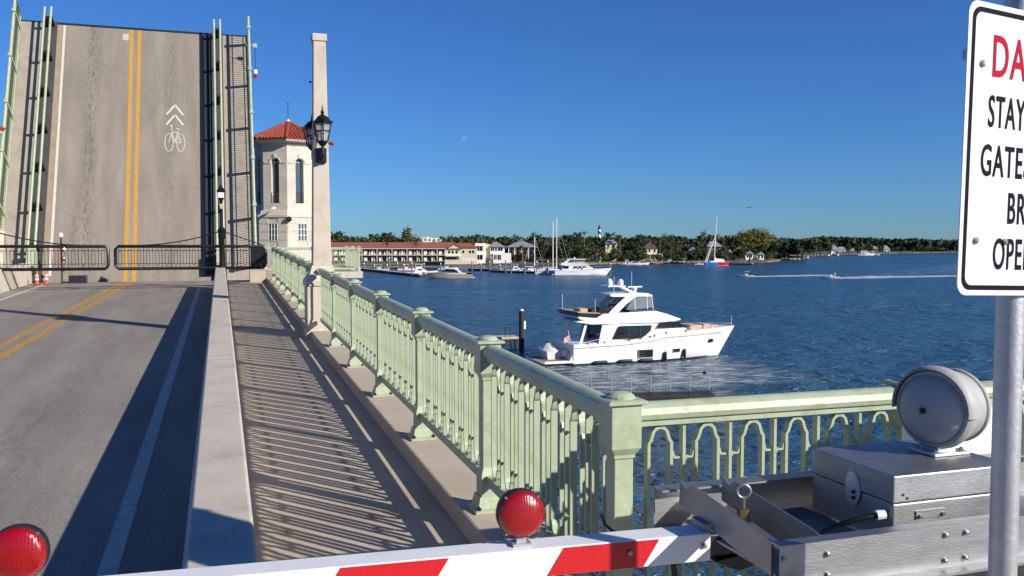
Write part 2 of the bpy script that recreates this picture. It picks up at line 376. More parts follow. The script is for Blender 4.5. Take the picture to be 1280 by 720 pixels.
Y0, Y1 = -9.0, 37.9
def ramp_box(mb, x0, x1, z0, z1, ya=Y0, yb=Y1):
    """a slab that follows the grade of the bridge"""
    a, b = zd(ya), zd(yb)
    return mb.add([(x0, ya, a + z0), (x1, ya, a + z0), (x1, yb, b + z0), (x0, yb, b + z0), (x0, ya, a + z1), (x1, ya, a + z1), (x1, yb, b + z1), (x0, yb, b + z1)],
                  [(0, 3, 2, 1), (4, 5, 6, 7), (0, 1, 5, 4), (1, 2, 6, 5), (2, 3, 7, 6), (3, 0, 4, 7)])
ROADZ = -.12
struct(ramp_box(MB(), -8.6, 2.05, -1.25, -.36).build('bridge_deck_slab', M_SOFFIT))
road = ramp_box(MB(), -6.9, -.05, -.36, ROADZ).build('road', M_ROAD); struct(road)
# pavement cut in slabs with real joints
walk = MB(); ya = -9.0
walk_root = bpy.data.objects.new('sidewalk', None); COL.objects.link(walk_root); struct(walk_root)
slab_y = [-9.0, -4.5, 0.0, 4.55, 9.1, 13.6, 18.1, 22.6, 27.1, 31.6, 34.9]
for a, b in zip(slab_y[:-1], slab_y[1:]):
    ramp_box(MB(), .10, 1.66, -.36, 0, a + .006, b - .006).build('slab', M_CONC, walk_root)
ramp_box(MB(), 1.65, 2.1, -.5, .15, 3.72, 41.0).build('kerb', M_CONC, walk_root, bevel=.02)
ramp_box(MB(), 1.664, 6.2, -.6, 0.004, -9, 3.72).build('overlook_floor', M_CONC, walk_root)
ramp_box(MB(), 1.652, 6.2, -.5, .149, 3.71, 4.12).build('overlook_kerb', M_CONC, walk_root, bevel=.02)
ramp_box(MB(), -8.6, -7.2, -.36, 0, -9, 37.9).build('far_side_slab', M_CONC, walk_root)
for yy in (-4, 14, 32):
    pier = MB(); pier.box(-8.2, 1.6, yy, yy + 2.0, -3, zd(yy) - 1.2); struct(pier.build('bridge_pier', M_SOFFIT))

# painted lines are thin sheets on the road
def strip(mb, x0, y0, x1, y1, wd, z=ROADZ + .004, y_cut=None):
    k = 8
    for i in range(k):
        ta, tb = i / k, (i + 1) / k
        xa, xb = x0 + (x1 - x0) * ta, x0 + (x1 - x0) * tb; a, b = y0 + (y1 - y0) * ta, y0 + (y1 - y0) * tb
        mb.add([(xa - wd / 2, a, zd(a) + z), (xa + wd / 2, a, zd(a) + z), (xb + wd / 2, b, zd(b) + z), (xb - wd / 2, b, zd(b) + z)], [(0, 1, 2, 3)])
    return mb
for dx in (-.17, .17): strip(MB(), -4.28 + dx, -9, -3.50 + dx, 37.85, .15).build('yellow_line', M_YELLOW, road)
strip(MB(), -.76, -9, -.76, 33.8, .13).build('white_line', M_WPAINT, road)
strip(MB(), -6.3, -9, -6.3, 37.6, .12).build('white_line', M_WPAINT, road)

# ------------------------------------------------------------------ concrete barriers
bt = thing('concrete_barrier', 'long low concrete barrier wall between road and sidewalk', 'barrier', (-.02, 2.3, zd(2.3)))
prof = [(-.25, -.13), (-.25, .02), (-.19, .10), (-.165, .64), (-.15, .655), (.15, .655), (.165, .64), (.17, .0), (.17, -.13)]
def barrier_piece(a, b, parent, px):
    mb = MB(); mb.loft([[(px + x, y, zd(y) + z) for x, z in prof] for y in (a, b)])
    return mb.build('wall_segment', M_CONC2, parent, bevel=.008, local=False)
for a, b in ((2.3, 10.9), (10.912, 19.5), (19.512, 28.1), (28.112, 33.3)): barrier_piece(a, b, bt, -.02)
bl = thing('concrete_barrier', 'pale concrete barrier on the far left side of the road below the black gate', 'barrier', (-7.05, 20, zd(20)))
for a, b in ((6, 21.99), (22, 37.8)): barrier_piece(a, b, bl, -7.05)

# ------------------------------------------------------------------ sage green railing
BARW, BART = .016, .020
RSZ = 1.0; KH = .15
Z_B0, Z_B1 = .265, 1.115
bar_me = mesh_of(MB().box(-BARW / 2, BARW / 2, -BART, BART, Z_B0, Z_B1), 'baluster', M_GREEN)
def flat_path(pts, wd, th):
    """flat bar swept along a path in XZ; wd in the plane, th along Y"""
    mb = MB(); rings = []
    for i, p in enumerate(pts):
        a = Vector(pts[max(i - 1, 0)]); b = Vector(pts[min(i + 1, len(pts) - 1)]); t = (b - a).normalized(); nn = Vector((-t.y, t.x)) * wd / 2
        rings.append([(p[0] + nn.x, -th, p[1] + nn.y), (p[0] - nn.x, -th, p[1] - nn.y), (p[0] - nn.x, th, p[1] - nn.y), (p[0] + nn.x, th, p[1] + nn.y)])
    return mb.loft(rings)
def loop_mesh(p):
    r = p * .165; w2 = p * .235; zt, zb = 1.10 - r, .285 + r
    top = [(r * cos(a), zt + r * sin(a)) for a in [k * pi / 6 for k in range(7)]]; bot = [(r * cos(a), zb + r * sin(a)) for a in [pi + k * pi / 6 for k in range(7)]]
    pts = [(w2, zt - .035), (r + .008, zt - .022)] + top + [(-r - .008, zt - .022), (-w2, zt - .035), (-w2, zb + .035), (-r - .008, zb + .022)] + bot + [(r + .008, zb + .022), (w2, zb + .035), (w2, zt - .035)]
    return mesh_of(flat_path(pts, BARW, BART), 'arched_loop', M_GREEN)
def link_mesh(p, up):
    mb = MB(); s = 1 if up else -1; r = p * .265 - BARW / 2
    for sd in (-1, 1):
        pts = [(sd * BARW / 2, 0), (sd * r * .8, 0), (sd * r, s * .035)]
        q = flat_path(pts, .011, .014); mb.add(q.v, q.f)
    mb.box(-.012, .012, -.024, .024, -.013, .013)
    return mesh_of(mb, 'link', M_GREEN)
def rail_mesh(L):
    mb = MB(); sec = [(y, z + .03) for y, z in [(-.040, 1.085), (-.040, 1.112), (-.058, 1.120), (-.066, 1.145), (-.057, 1.176), (-.032, 1.195), (0, 1.202), (.032, 1.195), (.057, 1.176), (.066, 1.145), (.058, 1.120), (.040, 1.112), (.040, 1.085)]]
    mb.loft([[(x, y, z) for y, z in sec] for x in (0, L)])
    return mesh_of(mb, 'top_rail', M_GREEN, True, 30)
def brail_mesh(L): return mesh_of(MB().box(0, L, -.030, .030, .195, .266), 'bottom_rail', M_GREEN)
def rail_post():
    """one post with its cap and base plate as sub-parts"""
    p = MB().squares([(.068, .02), (.068, .26), (.053, .31), (.050, .32), (.050, .96), (.058, .97), (.058, .985), (.068, 1.0), (.080, 1.02), (.080, 1.23)]).build('post', M_GREEN, None, bevel=.004)
    MB().squares([(.086, 1.23), (.102, 1.237), (.102, 1.252), (.085, 1.258)]).lathe([(.074, 1.258), (.073, 1.268), (.052, 1.283), (.02, 1.289), (.001, 1.29)], 16).build('cap', M_GREEN, p)
    MB().squares([(.125, 0), (.125, .018), (.098, .03), (.080, .11)]).build('base_plate', M_GREEN, p)
    for sx in (-.095, .095): MB().lathe([(.018, .018), (.018, .04), (.008, .042), (.008, .05)], 6, Matrix.Translation((sx, -.1, 0))).build('bolt', M_DARKM, p)
    return p
POST = rail_post()
CACHE = {}
def railing(root, posts, zf, kh=KH, with_links=True, skip_posts=(), units=7, post_proto=None):
    for i, (x, y) in enumerate(posts):
        if i in skip_posts: continue
        c = copy_tree(POST, root); c.location = (x, y, zf(y) + kh); c.scale = (1, 1, RSZ)
    for (xa, ya), (xb, yb) in zip(posts[:-1], posts[1:]):
        L = sqrt((xb - xa) ** 2 + (yb - ya) ** 2); ux, uy = (xb - xa) / L, (yb - ya) / L; rz = math.atan2(uy, ux)
        za = zf(ya) + kh; sl = (zf(yb) - zf(ya)) / L; clear = L - .16; key = (round(L, 3), units)
        if key not in CACHE:
            p = clear / units; CACHE[key] = (loop_mesh(p), link_mesh(p, True), link_mesh(p, False), rail_mesh(L - .12), brail_mesh(L - .14))
        lm, lu, ld, rm, bm_ = CACHE[key]; ry = -math.atan(sl)
        inst('top_rail', rm, root, (xa + ux * .06, ya + uy * .06, za + sl * .06), (0, ry, rz), (1, 1, RSZ))
        inst('bottom_rail', bm_, root, (xa + ux * .07, ya + uy * .07, za + sl * .07), (0, ry, rz), (1, 1, RSZ))
        p = clear / units
        for k in range(units):
            s = .08 + (k + .5) * p; inst('arched_loop', lm, root, (xa + ux * s, ya + uy * s, za + sl * s), (0, 0, rz), (1, 1, RSZ))
            if k:
                s = .08 + k * p; loc = (xa + ux * s, ya + uy * s, za + sl * s)
                inst('baluster', bar_me, root, loc, (0, 0, rz), (1, 1, RSZ))
                if with_links:
                    inst('link', lu, root, (loc[0], loc[1], loc[2] + .94), (0, 0, rz)); inst('link', ld, root, (loc[0], loc[1], loc[2] + .45), (0, 0, rz))
RX, RY0, RS = 1.85, 6.162, 2.2587
def z_zero(loc): return lambda y: zd(y)
near = thing('bridge_railing', 'sage green metal railing nearest, from the corner post to the tall stone pillar', 'railing')
railing(near, [(RX, RY0 + RS * i) for i in range(-1, 6)], zd, skip_posts=(6,))
far = thing('bridge_railing', 'sage green metal railing running on from the stone pillar to the raised span', 'railing')
railing(far, [(RX, RY0 + RS * i) for i in range(5, 13)], zd, skip_posts=(0,), with_links=True)
over = thing('bridge_railing', 'sage green railing of the overlook turning right behind the gate motor', 'railing')
railing(over, [(RX, RY0 - RS), (3.60, RY0 - RS - .02), (5.35, RY0 - RS - .04)], lambda y: zd(RY0 - RS), skip_posts=(0,), units=6)
# chain hanging from the corner post
ch = tag(MB().tube([at(752, 642, 4.05), at(756, 655, 4.04), at(764, 662, 4.02), at(774, 668, 4.0)], .007, 6).build('chain', M_BLACK), 'short black chain hanging from the corner railing post', 'chain')

# ------------------------------------------------------------------ tall stone pillar with two lanterns
PX, PY = 1.90, RY0 + 5 * RS + .35
pz = zd(PY)
pil = thing('stone_pillar', 'tall tapering cast stone pillar rising from the railing', 'pillar', (PX, PY, pz))
MB().squares([(.34, -.3), (.34, .12), (.31, .16), (.31, 1.02)]).build('base', M_STONE, pil, bevel=.012)
MB().squares([(.335, 1.02), (.335, 1.12), (.31, 1.16), (.245, 1.26), (.205, 1.4), (.20, 1.42)]).build('flare', M_STONE, pil)
MB().squares([(.18, 1.42), (.172, 1.7), (.118, 5.80)]).build('shaft', M_STONE, pil, bevel=.01)
MB().squares([(.140, 5.80), (.140, 5.92), (.132, 5.94)]).build('cap', M_STONE, pil, bevel=.008)
for zz in (3.9, 5.0): MB().box(-.20, -.15, -.02, .02, zz, zz + .03).build('clip', M_BLACK, pil)
def lantern(root):
    # hexagonal lantern hanging over its bracket; local origin at the wall, -y outwards
    MB().tube([(0, 0, -.42), (0, -.24, -.42), (0, -.32, -.36), (0, -.32, -.16)], .035, 8).build('bracket_arm', M_BLACK, root, True)
    MB().box(-.11, .11, -.06, .0, -.52, -.2).lathe([(.06, -.50), (.095, -.48), (.095, -.22), (.06, -.2)], 12, Matrix.Translation((0, -.1, 0))).build('bracket_body', M_BLACK, root)
    T = Matrix.Translation((0, -.32, 0))
    MB().lathe([(.05, -.18), (.10, -.13), (.125, -.09), (.125, -.07)], 6, T).build('cage_base', M_BLACK, root)
    MB().lathe([(.112, -.07), (.195, .30)], 6, T).build('glass', M_CLEAR, root)
    fr = MB()
    for k in range(6):
        a = 2 * pi * (k + .5) / 6; fr.tube([T @ Vector((.12 * cos(a), .12 * sin(a), -.08)), T @ Vector((.205 * cos(a), .205 * sin(a), .31)), T @ Vector((.245 * cos(a), .245 * sin(a), .36))], .013, 5)
    for rr, zz in ((.165, .14), (.205, .30)):
        ring = [T @ Vector((rr * cos(2 * pi * (k + .5) / 6), rr * sin(2 * pi * (k + .5) / 6), zz)) for k in range(7)]; fr.tube(ring, .012, 5)
    fr.build('cage', M_BLACK, root)
    MB().lathe([(.215, .30), (.22, .33), (.12, .45), (.05, .49), (.03, .52), (.045, .55), (.02, .60), (.004, .72)], 6, T).build('roof', M_BLACK, root)
    MB().lathe([(.03, -.07), (.05, .02), (.05, .14), (.01, .2)], 8, T).build('bulb', M_SIGNW, root)
lz = at(403, 172, 17.9).z - .1
l1 = thing('wall_lantern', 'black hexagonal lantern on the near face of the stone pillar', 'lantern', (PX, PY - .165, lz)); lantern(l1); l1.scale = (.9, .9, .88)
l2 = thing('wall_lantern', 'black hexagonal lantern half hidden on the far face of the stone pillar', 'lantern', (PX - .03, PY + .165, lz), pi + .25)
l2.scale = (.9, .9, .88)
for k in list(l1.children): copy_tree(k, l2)
rl = thing('beacon_light', 'small red beacon light on the right side of the stone pillar', 'lamp', (PX + .16, PY, at(412, 182, 17.9).z))
MB().box(0, .06, -.02, .02, -.02, .02).build('bracket', M_BLACK, rl); MB().lathe([(.03, -.04), (.035, .0), (.025, .04), (.01, .05)], 10, Matrix.Translation((.08, 0, 0))).build('lens', M_LENS, rl, True)

# ------------------------------------------------------------------ raised bascule leaf
LY = 38.15; LZ = zd(37.9) + ROADZ - .02; LTH = radians(64.5); LL = 12.35
leaf = thing('bascule_leaf', 'raised drawbridge span tilted up steeply with lane markings', 'bridge span', (0, LY, LZ))
leaf.rotation_euler = (LTH, 0, 0)
deck = MB().box(-6.75, -.25, 0, LL, -.30, 0).build('roadway', M_LEAFDECK, leaf)
for xc in (-3.63, -3.31): MB().box(xc - .075, xc + .075, -.02, LL - .01, .0, .005).build('yellow_line', M_YELLOW, deck)
MB().box(-6.40, -6.30, .3, LL - .02, .0, .005).build('white_line', M_WPAINT, deck)
M_DARKK = mat('shade_kerb_and_post_black', lin(34, 34, 40), .6, .2, .2, 6)  # for the rail posts and the strip that stands in for rail shade
M_KERBL = mat('tan_gutter', lin(140, 128, 110), .9, 0, .15, 2)
MB().box(-6.745, -6.43, .3, LL - .02, .0, .004).build('gutter', M_KERBL, deck)
for yj in (4.3, 8.6): MB().box(-6.74, -.26, yj, yj + .025, .0, .003).build('joint', mat('joint_filler', lin(116, 108, 100), .9, 0, .1, 4), deck)
MB().box(-4.0, -3.75, LL - .6, LL - .25, .0, .003).build('patch', mat('pale_patch', lin(176, 166, 152), .9, 0, .1, 6), deck)
MB().box(-.60, -.26, .2, LL - .02, .0, .10).build('rail_shade_kerb', M_DARKK, leaf)  # low dark strip added to make the inner rails' shadow solid
MB().box(-8.2, 1.45, LL, LL + .10, -.34, .02).build('tip_edge', M_DARKM, leaf)
for x0, x1 in ((-8.15, -6.755), (-.245, 1.4)):
    MB().box(x0, x1, 0, LL, -.26, .05).build('footway', mat('leaf_footway', lin(148, 140, 130), .85, 0, .12, 3, .3, 60, dirt=.5), leaf)
for xc in (-7.6, -5.2, -1.8, .8):
    MB().box(xc - .16, xc + .16, -.8, LL - .3, -1.5, -.30).build('girder', M_GREEN, leaf)
# inner traffic rails: two tubes on stub posts
for side, xi in ((1, -.02), (-1, -6.88)):
    for dx_, zz in ((-.13, .80), (.13, .84)): MB().tube([(xi + side * .02 + dx_, .9, zz), (xi + side * .02 + dx_, LL + .25, zz)], .05, 8).build('traffic_rail', M_GREEN, leaf, True)
    for k in range(7):
        y = 1.3 + k * 1.8; MB().box(xi - .16, xi + .18, y - .05, y + .05, 0.05, .80).build('rail_post', M_DARKK, leaf)
    MB().box(xi - .14, xi + .14, .3, 1.1, .05, .95).build('end_pedestal', M_GREEN, leaf)
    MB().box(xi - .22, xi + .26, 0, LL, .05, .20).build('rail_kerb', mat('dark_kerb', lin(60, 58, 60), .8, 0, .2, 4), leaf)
# outer railings
bar2 = mesh_of(MB().box(-BART, BART, -BARW / 2, BARW / 2, .16, 1.22), 'baluster', M_GREEN)
for xo in (1.36, -8.08):
    for zz, rr in ((1.26, .06), (.14, .035), (1.0, .02), (.34, .02)): MB().tube([(xo, .5, zz), (xo, LL + .2, zz)], rr, 8).build('rail', M_GREEN, leaf, True)
    for k in range(6):
        y = .6 + k * 2.26; MB().box(xo - .06, xo + .06, y - .06, y + .06, .05, 1.32).squares([(.085, 1.32), (.085, 1.36), (.05, 1.39)], (xo, y, 0)).build('post', M_GREEN, leaf)
    k = 0
    while .75 + k * .1 < LL - .1:
        inst('baluster', bar2, leaf, (xo, .75 + k * .105, 0)); k += 1
# painted cycle marking: two chevrons above a bicycle
cyc = MB(); bx, by, T_ = -1.80, 6.72, .0045
def ribbon(mb, pts, wd, closed=False, T_=T_):
    for a, b in zip(pts[:-1], pts[1:]):
        a = Vector(a); b = Vector(b); t = (b - a).normalized(); nn = Vector((-t.y, t.x)) * wd / 2; e = t * wd * .3
        mb.add([(*(a - e + nn), T_), (*(a - e - nn), T_), (*(b + e - nn), T_), (*(b + e + nn), T_)], [(0, 1, 2, 3)])
SX, SYY = .46, 1.22
def cp(x, y): return (bx + x * SX, by + y * SYY)
for k, sx in enumerate((-.52, .52)):
    pts = [cp(sx + .36 * cos(a), -.15 + .36 * sin(a)) for a in [2 * pi * i / 20 for i in range(21)]]; ribbon(cyc, pts, .034)
for pts in ([(-.52, -.15), (-.27, .33)], [(-.25, .25), (.25, .30)], [(.0, -.15), (.27, .36)], [(.0, -.15), (-.25, .27)], [(.52, -.15), (.27, .30)], [(.0, -.15), (.52, -.15)], [(.12, .42), (.42, .42)], [(.27, .3), (.27, .42)], [(-.27, .3), (-.3, .52)], [(-.42, .55), (-.2, .55)]):
    ribbon(cyc, [cp(*q) for q in pts], .032)
for yy in (1.0, 1.42): ribbon(cyc, [cp(-.72, yy - .40), cp(0, yy), cp(.72, yy - .40)], .08)
cyc.build('cycle_marking', M_WPAINT, deck)
# small navigation light hung from an arm at the tip of the right railing
nav = thing('navigation_light', 'small red and white navigation lamp hanging off the tip of the raised span', 'lamp', at(316, 90, 40.5))
MB().tube([(-.30, 0, 1.2), (.12, 0, 1.2)], .03, 6).box(.02, .2, -.06, .06, 1.1, 1.28).build('arm', M_GREEN, nav)
MB().tube([(.11, 0, 1.12), (.11, 0, .1)], .012, 5).build('hanger', M_BLACK, nav)
MB().lathe([(.09, -.08), (.09, .1), (.03, .12)], 10, Matrix.Translation((.11, 0, 0))).build('housing', M_WHITE2, nav)
MB().lathe([(.08, -.28), (.085, -.09)], 10, Matrix.Translation((.11, 0, 0))).build('lens', M_LENS, nav)

# ------------------------------------------------------------------ black swing gates across the roadway
def swing_gate(root, xa, xb, zl, zh, flip, y=0, ovals=True):
    r = .055
    fr = MB().tube([(xa, y, zl + .1), (xa, y, zh - .1), (xa + .1 * (1 if xb > xa else -1), y, zh), (xb, y, zh)], r, 8)
    fr.tube([(xa, y, zl + .1), (xa + .1 * (1 if xb > xa else -1), y, zl), (xb, y, zl)], r, 8)
    fr.build('frame', M_BLACK, root, True)
    for zz in (zl + .17, zh - .15): MB().tube([(xa, y, zz), (xb, y, zz)], .010, 4).build('wire_rail', M_BLACK, root)
    L = abs(xb - xa); nn = int(L / .155); s = 1 if xb > xa else -1
    for k in range(1, nn + 1):
        x = xa + s * k * L / (nn + 1)
        if ovals and k % 2:
            hw = .055; pts = [(x + hw * cos(a), y, (zl + zh) / 2 + (hw if sin(a) > 0 else -hw) * abs(sin(a)) + (.22 if sin(a) > .01 else -.22 if sin(a) < -.01 else 0)) for a in [2 * pi * i / 16 for i in range(17)]]
            MB().tube(pts, .008, 4).build('oval', M_BLACK, root)
        else: MB().tube([(x, y, zl), (x, y, zh)], .009, 4).build('picket', M_BLACK, root)
GY = 33.0; gzl, gzh = at(144, 336, 30.2).z, at(144, 308, 30.2).z
def cable(root, x0, z0, x1, z1, sag, z_gate):
    pts = []
    for i in range(15):
        t = i / 14; pts.append((x0 + (x1 - x0) * t, 0, z0 + (z1 - z0) * t - sag * 4 * t * (1 - t)))
    MB().tube(pts, .022, 6).build('stay_cable', M_BLACK, root, True)
    for p in pts[2:-2:2]: MB().tube([p, (p[0], 0, z_gate)], .008, 4).build('hanger', M_BLACK, root)
g1 = thing('swing_gate', 'black iron swing gate on the right with a tall post, closing the right lane', 'gate', (0, GY, 0))
swing_gate(g1, -3.43, .0, gzl, gzh, 1)
gp = MB().lathe([(.14, zd(33) + .62), (.14, zd(33) + .74), (.10, zd(33) + .78), (.10, gzh + .25), (.13, gzh + .30), (.13, gzh + .5), (.16, gzh + .56), (.10, gzh + .64), (.055, gzh + .7), (.05, gzh + 1.6), (.07, gzh + 1.65)], 14, Matrix.Translation((.05, 0, 0)))
gp.build('post', M_BLACK, g1, True)
lt = MB().lathe([(.07, gzh + 1.65), (.12, gzh + 1.70), (.14, gzh + 1.92), (.17, gzh + 1.96), (.06, gzh + 2.1), (.01, gzh + 2.2)], 8, Matrix.Translation((.05, 0, 0))).build('lamp_head', M_BLACK, g1)
MB().box(-.05, .15, -.13, -.10, gzh + 1.72, gzh + 1.9).build('lamp_glass', M_WHITE2, lt)
MB().box(.0, .12, -.12, -.05, gzh + 1.33, gzh + 1.5).build('control_box', M_TAN, g1)
cable(g1, .05, gzh + .55, -3.2, gzh + .04, .16, gzh)
swing_gate(g1, 1.55, .1, gzl, gzh, 1)
MB().tube([(.05, 0, gzh + .55), (1.5, 0, gzh + .02)], .02, 6).build('stay_rod', M_BLACK, g1)
MB().box(1.02, 1.52, -.03, .05, gzl + .02, gzh - .02).build('counterweight_panel', M_BLACK, g1)
g2 = thing('swing_gate', 'black iron swing gate on the left closing the oncoming lane', 'gate', (0, GY, 0))
swing_gate(g2, -3.66, -7.2, gzl, gzh, 1)
MB().lathe([(.14, zd(33) + .5), (.10, zd(33) + .7), (.10, gzh + .3), (.14, gzh + .5), (.05, gzh + .7), (.05, gzh + 1.7)], 12, Matrix.Translation((-7.25, 0, 0))).build('post', M_BLACK, g2, True)
cable(g2, -7.25, gzh + .55, -3.9, gzh + .04, .16, gzh)
# walk-end block and small items at the foot of the leaf
wb = tag(MB().box(1.05, 1.62, 34.95, 35.6, zd(35) - .4, zd(35) + .42).build('end_block', M_CONC, bevel=.01), 'concrete block at the end of the sidewalk under the black gate', 'block')
pf = tag(MB().box(.15, .61, 35.0, 37.8, zd(35) - .5, zd(35) - .06).build('steel_landing', M_DARKM), 'dark steel landing plate between the sidewalk end and the raised span', 'plate')
def cone(loc, label):
    c = thing('traffic_cone', label, 'traffic cone', loc, 0, 'traffic cones by the left barrier'); c.scale = (.6, .6, .62)
    MB().squares([(.17, 0), (.17, .04), (.14, .045)]).build('base', M_RUBBER, c)
    MB().lathe([(.12, .045), (.075, .7), (.06, .75), (.02, .76)], 12).build('body', M_ORANGE, c, True)
    for z0, z1 in ((.3, .42), (.52, .62)):
        r0 = .12 - .045 * (z0 - .045) / .655 + .004; r1 = .12 - .045 * (z1 - .045) / .655 + .004
        MB().lathe([(r0, z0), (r1, z1)], 12).build('reflective_band', M_WHITE2, c, True)
cy_ = 36.6
cone((-6.50, cy_, zd(cy_) + ROADZ), 'left of two orange traffic cones by the white barrier'); cone((-6.22, cy_ + .2, zd(cy_) + ROADZ), 'right of two orange traffic cones by the white barrier')
sg = thing('signal_post', 'red flashing signal post with white finial beside the left gate', 'signal', (-5.75, 37.2, zd(37.2) + ROADZ))
MB().tube([(0, 0, 0), (0, 0, 1.75)], .03, 8).build('pole', M_PILE, sg); MB().lathe([(.02, 1.75), (.07, 1.79), (.085, 1.86), (.05, 1.93), (.01, 1.95)], 10).build('finial', M_WHITE2, sg, True)
for zz in (.55, .95, 1.3): MB().lathe([(.09, 0), (.09, .08), (.05, .1)], 12, Matrix.Translation((.05, 0, zz)) @ Matrix.Rotation(pi / 2, 4, 'X')).build('red_lamp', M_LENS, sg)
db = tag(MB().box(-5.55, -4.95, 37.35, 37.8, zd(37) + ROADZ, zd(37) + ROADZ + .3).build('hydraulic_box', M_DARKM, bevel=.01), 'dark steel box on the road at the foot of the raised span', 'box')

# ------------------------------------------------------------------ octagonal bridge tender towers
def octo(r, z, rot=0): return [(r * cos(2 * pi * (k + .5) / 8 + rot), r * sin(2 * pi * (k + .5) / 8 + rot), z) for k in range(8)]
TZ0 = -2.2
def tower(label, loc, rz, detail=True, grp='red roofed octagonal bridge towers'):
    t = thing('bridge_tower', label, 'tower', loc, rz, grp)
    a = 1.58; R = 1 / cos(pi / 8)            # a = half width across flats
    MB().loft([octo((a + .30) * R, -4.5), octo((a + .30) * R, 1.55), octo((a + .36) * R, 1.56), octo((a + .36) * R, 1.70), octo((a + .22) * R, 1.74), octo((a + .16) * R, 1.98), octo((a + .04) * R, 2.0)]).build('lower_wall', M_STUCCO, t)
    w_ = 2 * a * math.tan(pi / 8)
    wall = MB()
    zb, zt, zs = 2.0, 6.02, 5.0                # wall base, top, arch spring
    hw = .21
    for k in range(8):
        ang = 2 * pi * k / 8
        M = Matrix.Rotation(ang, 4, 'Z') @ Matrix.Translation((a, 0, 0))      # local x outwards, y along the face
        W = w_ / 2; sill = 2.45
        arch = [(hw * cos(q), zs + hw * sin(q)) for q in [pi * i / 8 for i in range(9)]]     # from right spring over to left
        P = lambda y, z: tuple(M @ Vector((0, y, z)))
        o = len(wall.v)
        # two jambs, a panel below, and fans to the arch
        for y0, y1, z0, z1 in ((-W, -hw, zb, zs), (hw, W, zb, zs), (-hw, hw, zb, sill)):
            wall.add([P(y0, z0), P(y1, z0), P(y1, z1), P(y0, z1)], [(0, 1, 2, 3)])
        top = [(W, zs)] + [(W, zt)] + [(-W, zt)] + [(-W, zs)]
        wall.add([P(W, zs)] + [P(y, z) for y, z in arch[:5]] + [P(0, zt), P(W, zt)], [tuple(range(8))])
        wall.add([P(-W, zs), P(-W, zt), P(0, zt)] + [P(y, z) for y, z in arch[4:]], [tuple(range(8))])
        # reveals
        outl = [(-hw, sill), (hw, sill)] + arch
        Q = lambda y, z, d: tuple(M @ Vector((-d, y, z)))
        ring0 = [Q(y, z, 0) for y, z in outl]; ring1 = [Q(y, z, .22) for y, z in outl]
        o = len(wall.v); wall.v += ring0 + ring1; m_ = len(outl)
        for j in range(m_): wall.f.append((o + j, o + (j + 1) % m_, o + m_ + (j + 1) % m_, o + m_ + j))
    wall.build('upper_wall', M_STUCCO, t)
    for k in range(8):
        ang = 2 * pi * k / 8; M = Matrix.Rotation(ang, 4, 'Z') @ Matrix.Translation((a, 0, 0))
        arch = [(hw * cos(q), zs + hw * sin(q)) for q in [pi * i / 8 for i in range(9)]]; outl = [(-hw, 2.45), (hw, 2.45)] + arch
        g = MB().add([tuple(M @ Vector((-.20, y, z))) for y, z in outl], [tuple(range(len(outl)))]).build('window', M_TGLASS, t)
        fm = MB()
        for y in (-hw + .02, hw - .02): fm.tube([M @ Vector((-.18, y, 2.45)), M @ Vector((-.18, y, zs))], .025, 4)
        fm.tube([M @ Vector((-.18, -hw, zs)), M @ Vector((-.18, hw, zs))], .02, 4); fm.build('frame', M_WHITE2, g)
        rl = MB()
        for i in range(6):
            y = -.2 + i * .08; rl.tube([M @ Vector((.01, y, 2.5)), M @ Vector((.01, y, 3.1))], .008, 4)
        for z in (2.5, 3.1): rl.tube([M @ Vector((.01, -.21, z)), M @ Vector((.01, .21, z))], .012, 4)
        rl.build('window_grille', M_BLACK, t)
        # arch moulding and pilaster band
        mo = MB(); pts = [tuple(M @ Vector((.015, (hw + .07) * cos(q), zs + (hw + .07) * sin(q)))) for q in [pi * i / 10 for i in range(11)]]
        mo.tube(pts, .035, 5); ks = MB()
        mo.add(*(lambda b: (b.v, b.f))(MB().prism([(-.06, 5.18), (.06, 5.18), (.08, 5.45), (-.08, 5.45)], 0, .05, 'x')) if False else ([], []))
        for s in (-1, 1):
            y0, y1 = sorted((s * (hw + .04), s * (W_FACE(a) - .06)))
            bb = MB().box(0, .03, y0, y1, 4.9, 5.02); mo.add([tuple(M @ Vector(p)) for p in bb.v], bb.f)
        bb = MB().box(-.01, .05, -.06, .06, zs + hw + .02, zs + hw + .26); mo.add([tuple(M @ Vector(p)) for p in bb.v], bb.f)
        mo.build('arch_moulding', M_STUCCO, t)
        # lower window with panes
        if k % 1 == 0:
            Ml = Matrix.Rotation(ang, 4, 'Z') @ Matrix.Translation((a + .30, 0, 0))
            g2_ = MB(); bb = MB().box(-.05, .012, -.24, .24, .1, 1.2); g2_.add([tuple(Ml @ Vector(p)) for p in bb.v], bb.f); g2_ = g2_.build('lower_window', M_TGLASS, t)
            mu = MB()
            for y in (-.24, -.08, .08, .24):
                bb = MB().box(.012, .03, y - .015, y + .015, .1, 1.2); mu.add([tuple(Ml @ Vector(p)) for p in bb.v], bb.f)
            for z in (.1, .46, .83, 1.2):
                bb = MB().box(.012, .028, -.25, .25, z - .014, z + .014); mu.add([tuple(Ml @ Vector(p)) for p in bb.v], bb.f)
            mu.build('mullions', M_WHITE2, g2_)
        # rusticated joints as thin grooves standing proud bands
        for zj in (-.35, .15, .65, 1.15):
            W2 = (a + .30) * math.tan(pi / 8)
            for y0, y1 in ((-W2 + .02, -.26), (.26, W2 - .02)):
                bb = MB().box(.0, .022, y0, y1, zj + .02, zj + .47); q = MB(); q.add([tuple(Ml @ Vector(p)) for p in bb.v], bb.f); q.build('stone_course', M_STUCCO, t)
    MB().loft([octo((a + .02) * R, 6.0), octo((a + .10) * R, 6.06), octo((a + .10) * R, 6.14), octo((a + .34) * R, 6.22), octo((a + .40) * R, 6.34), octo((a + .38) * R, 6.36)]).build('eaves_cornice', M_STUCCO, t)
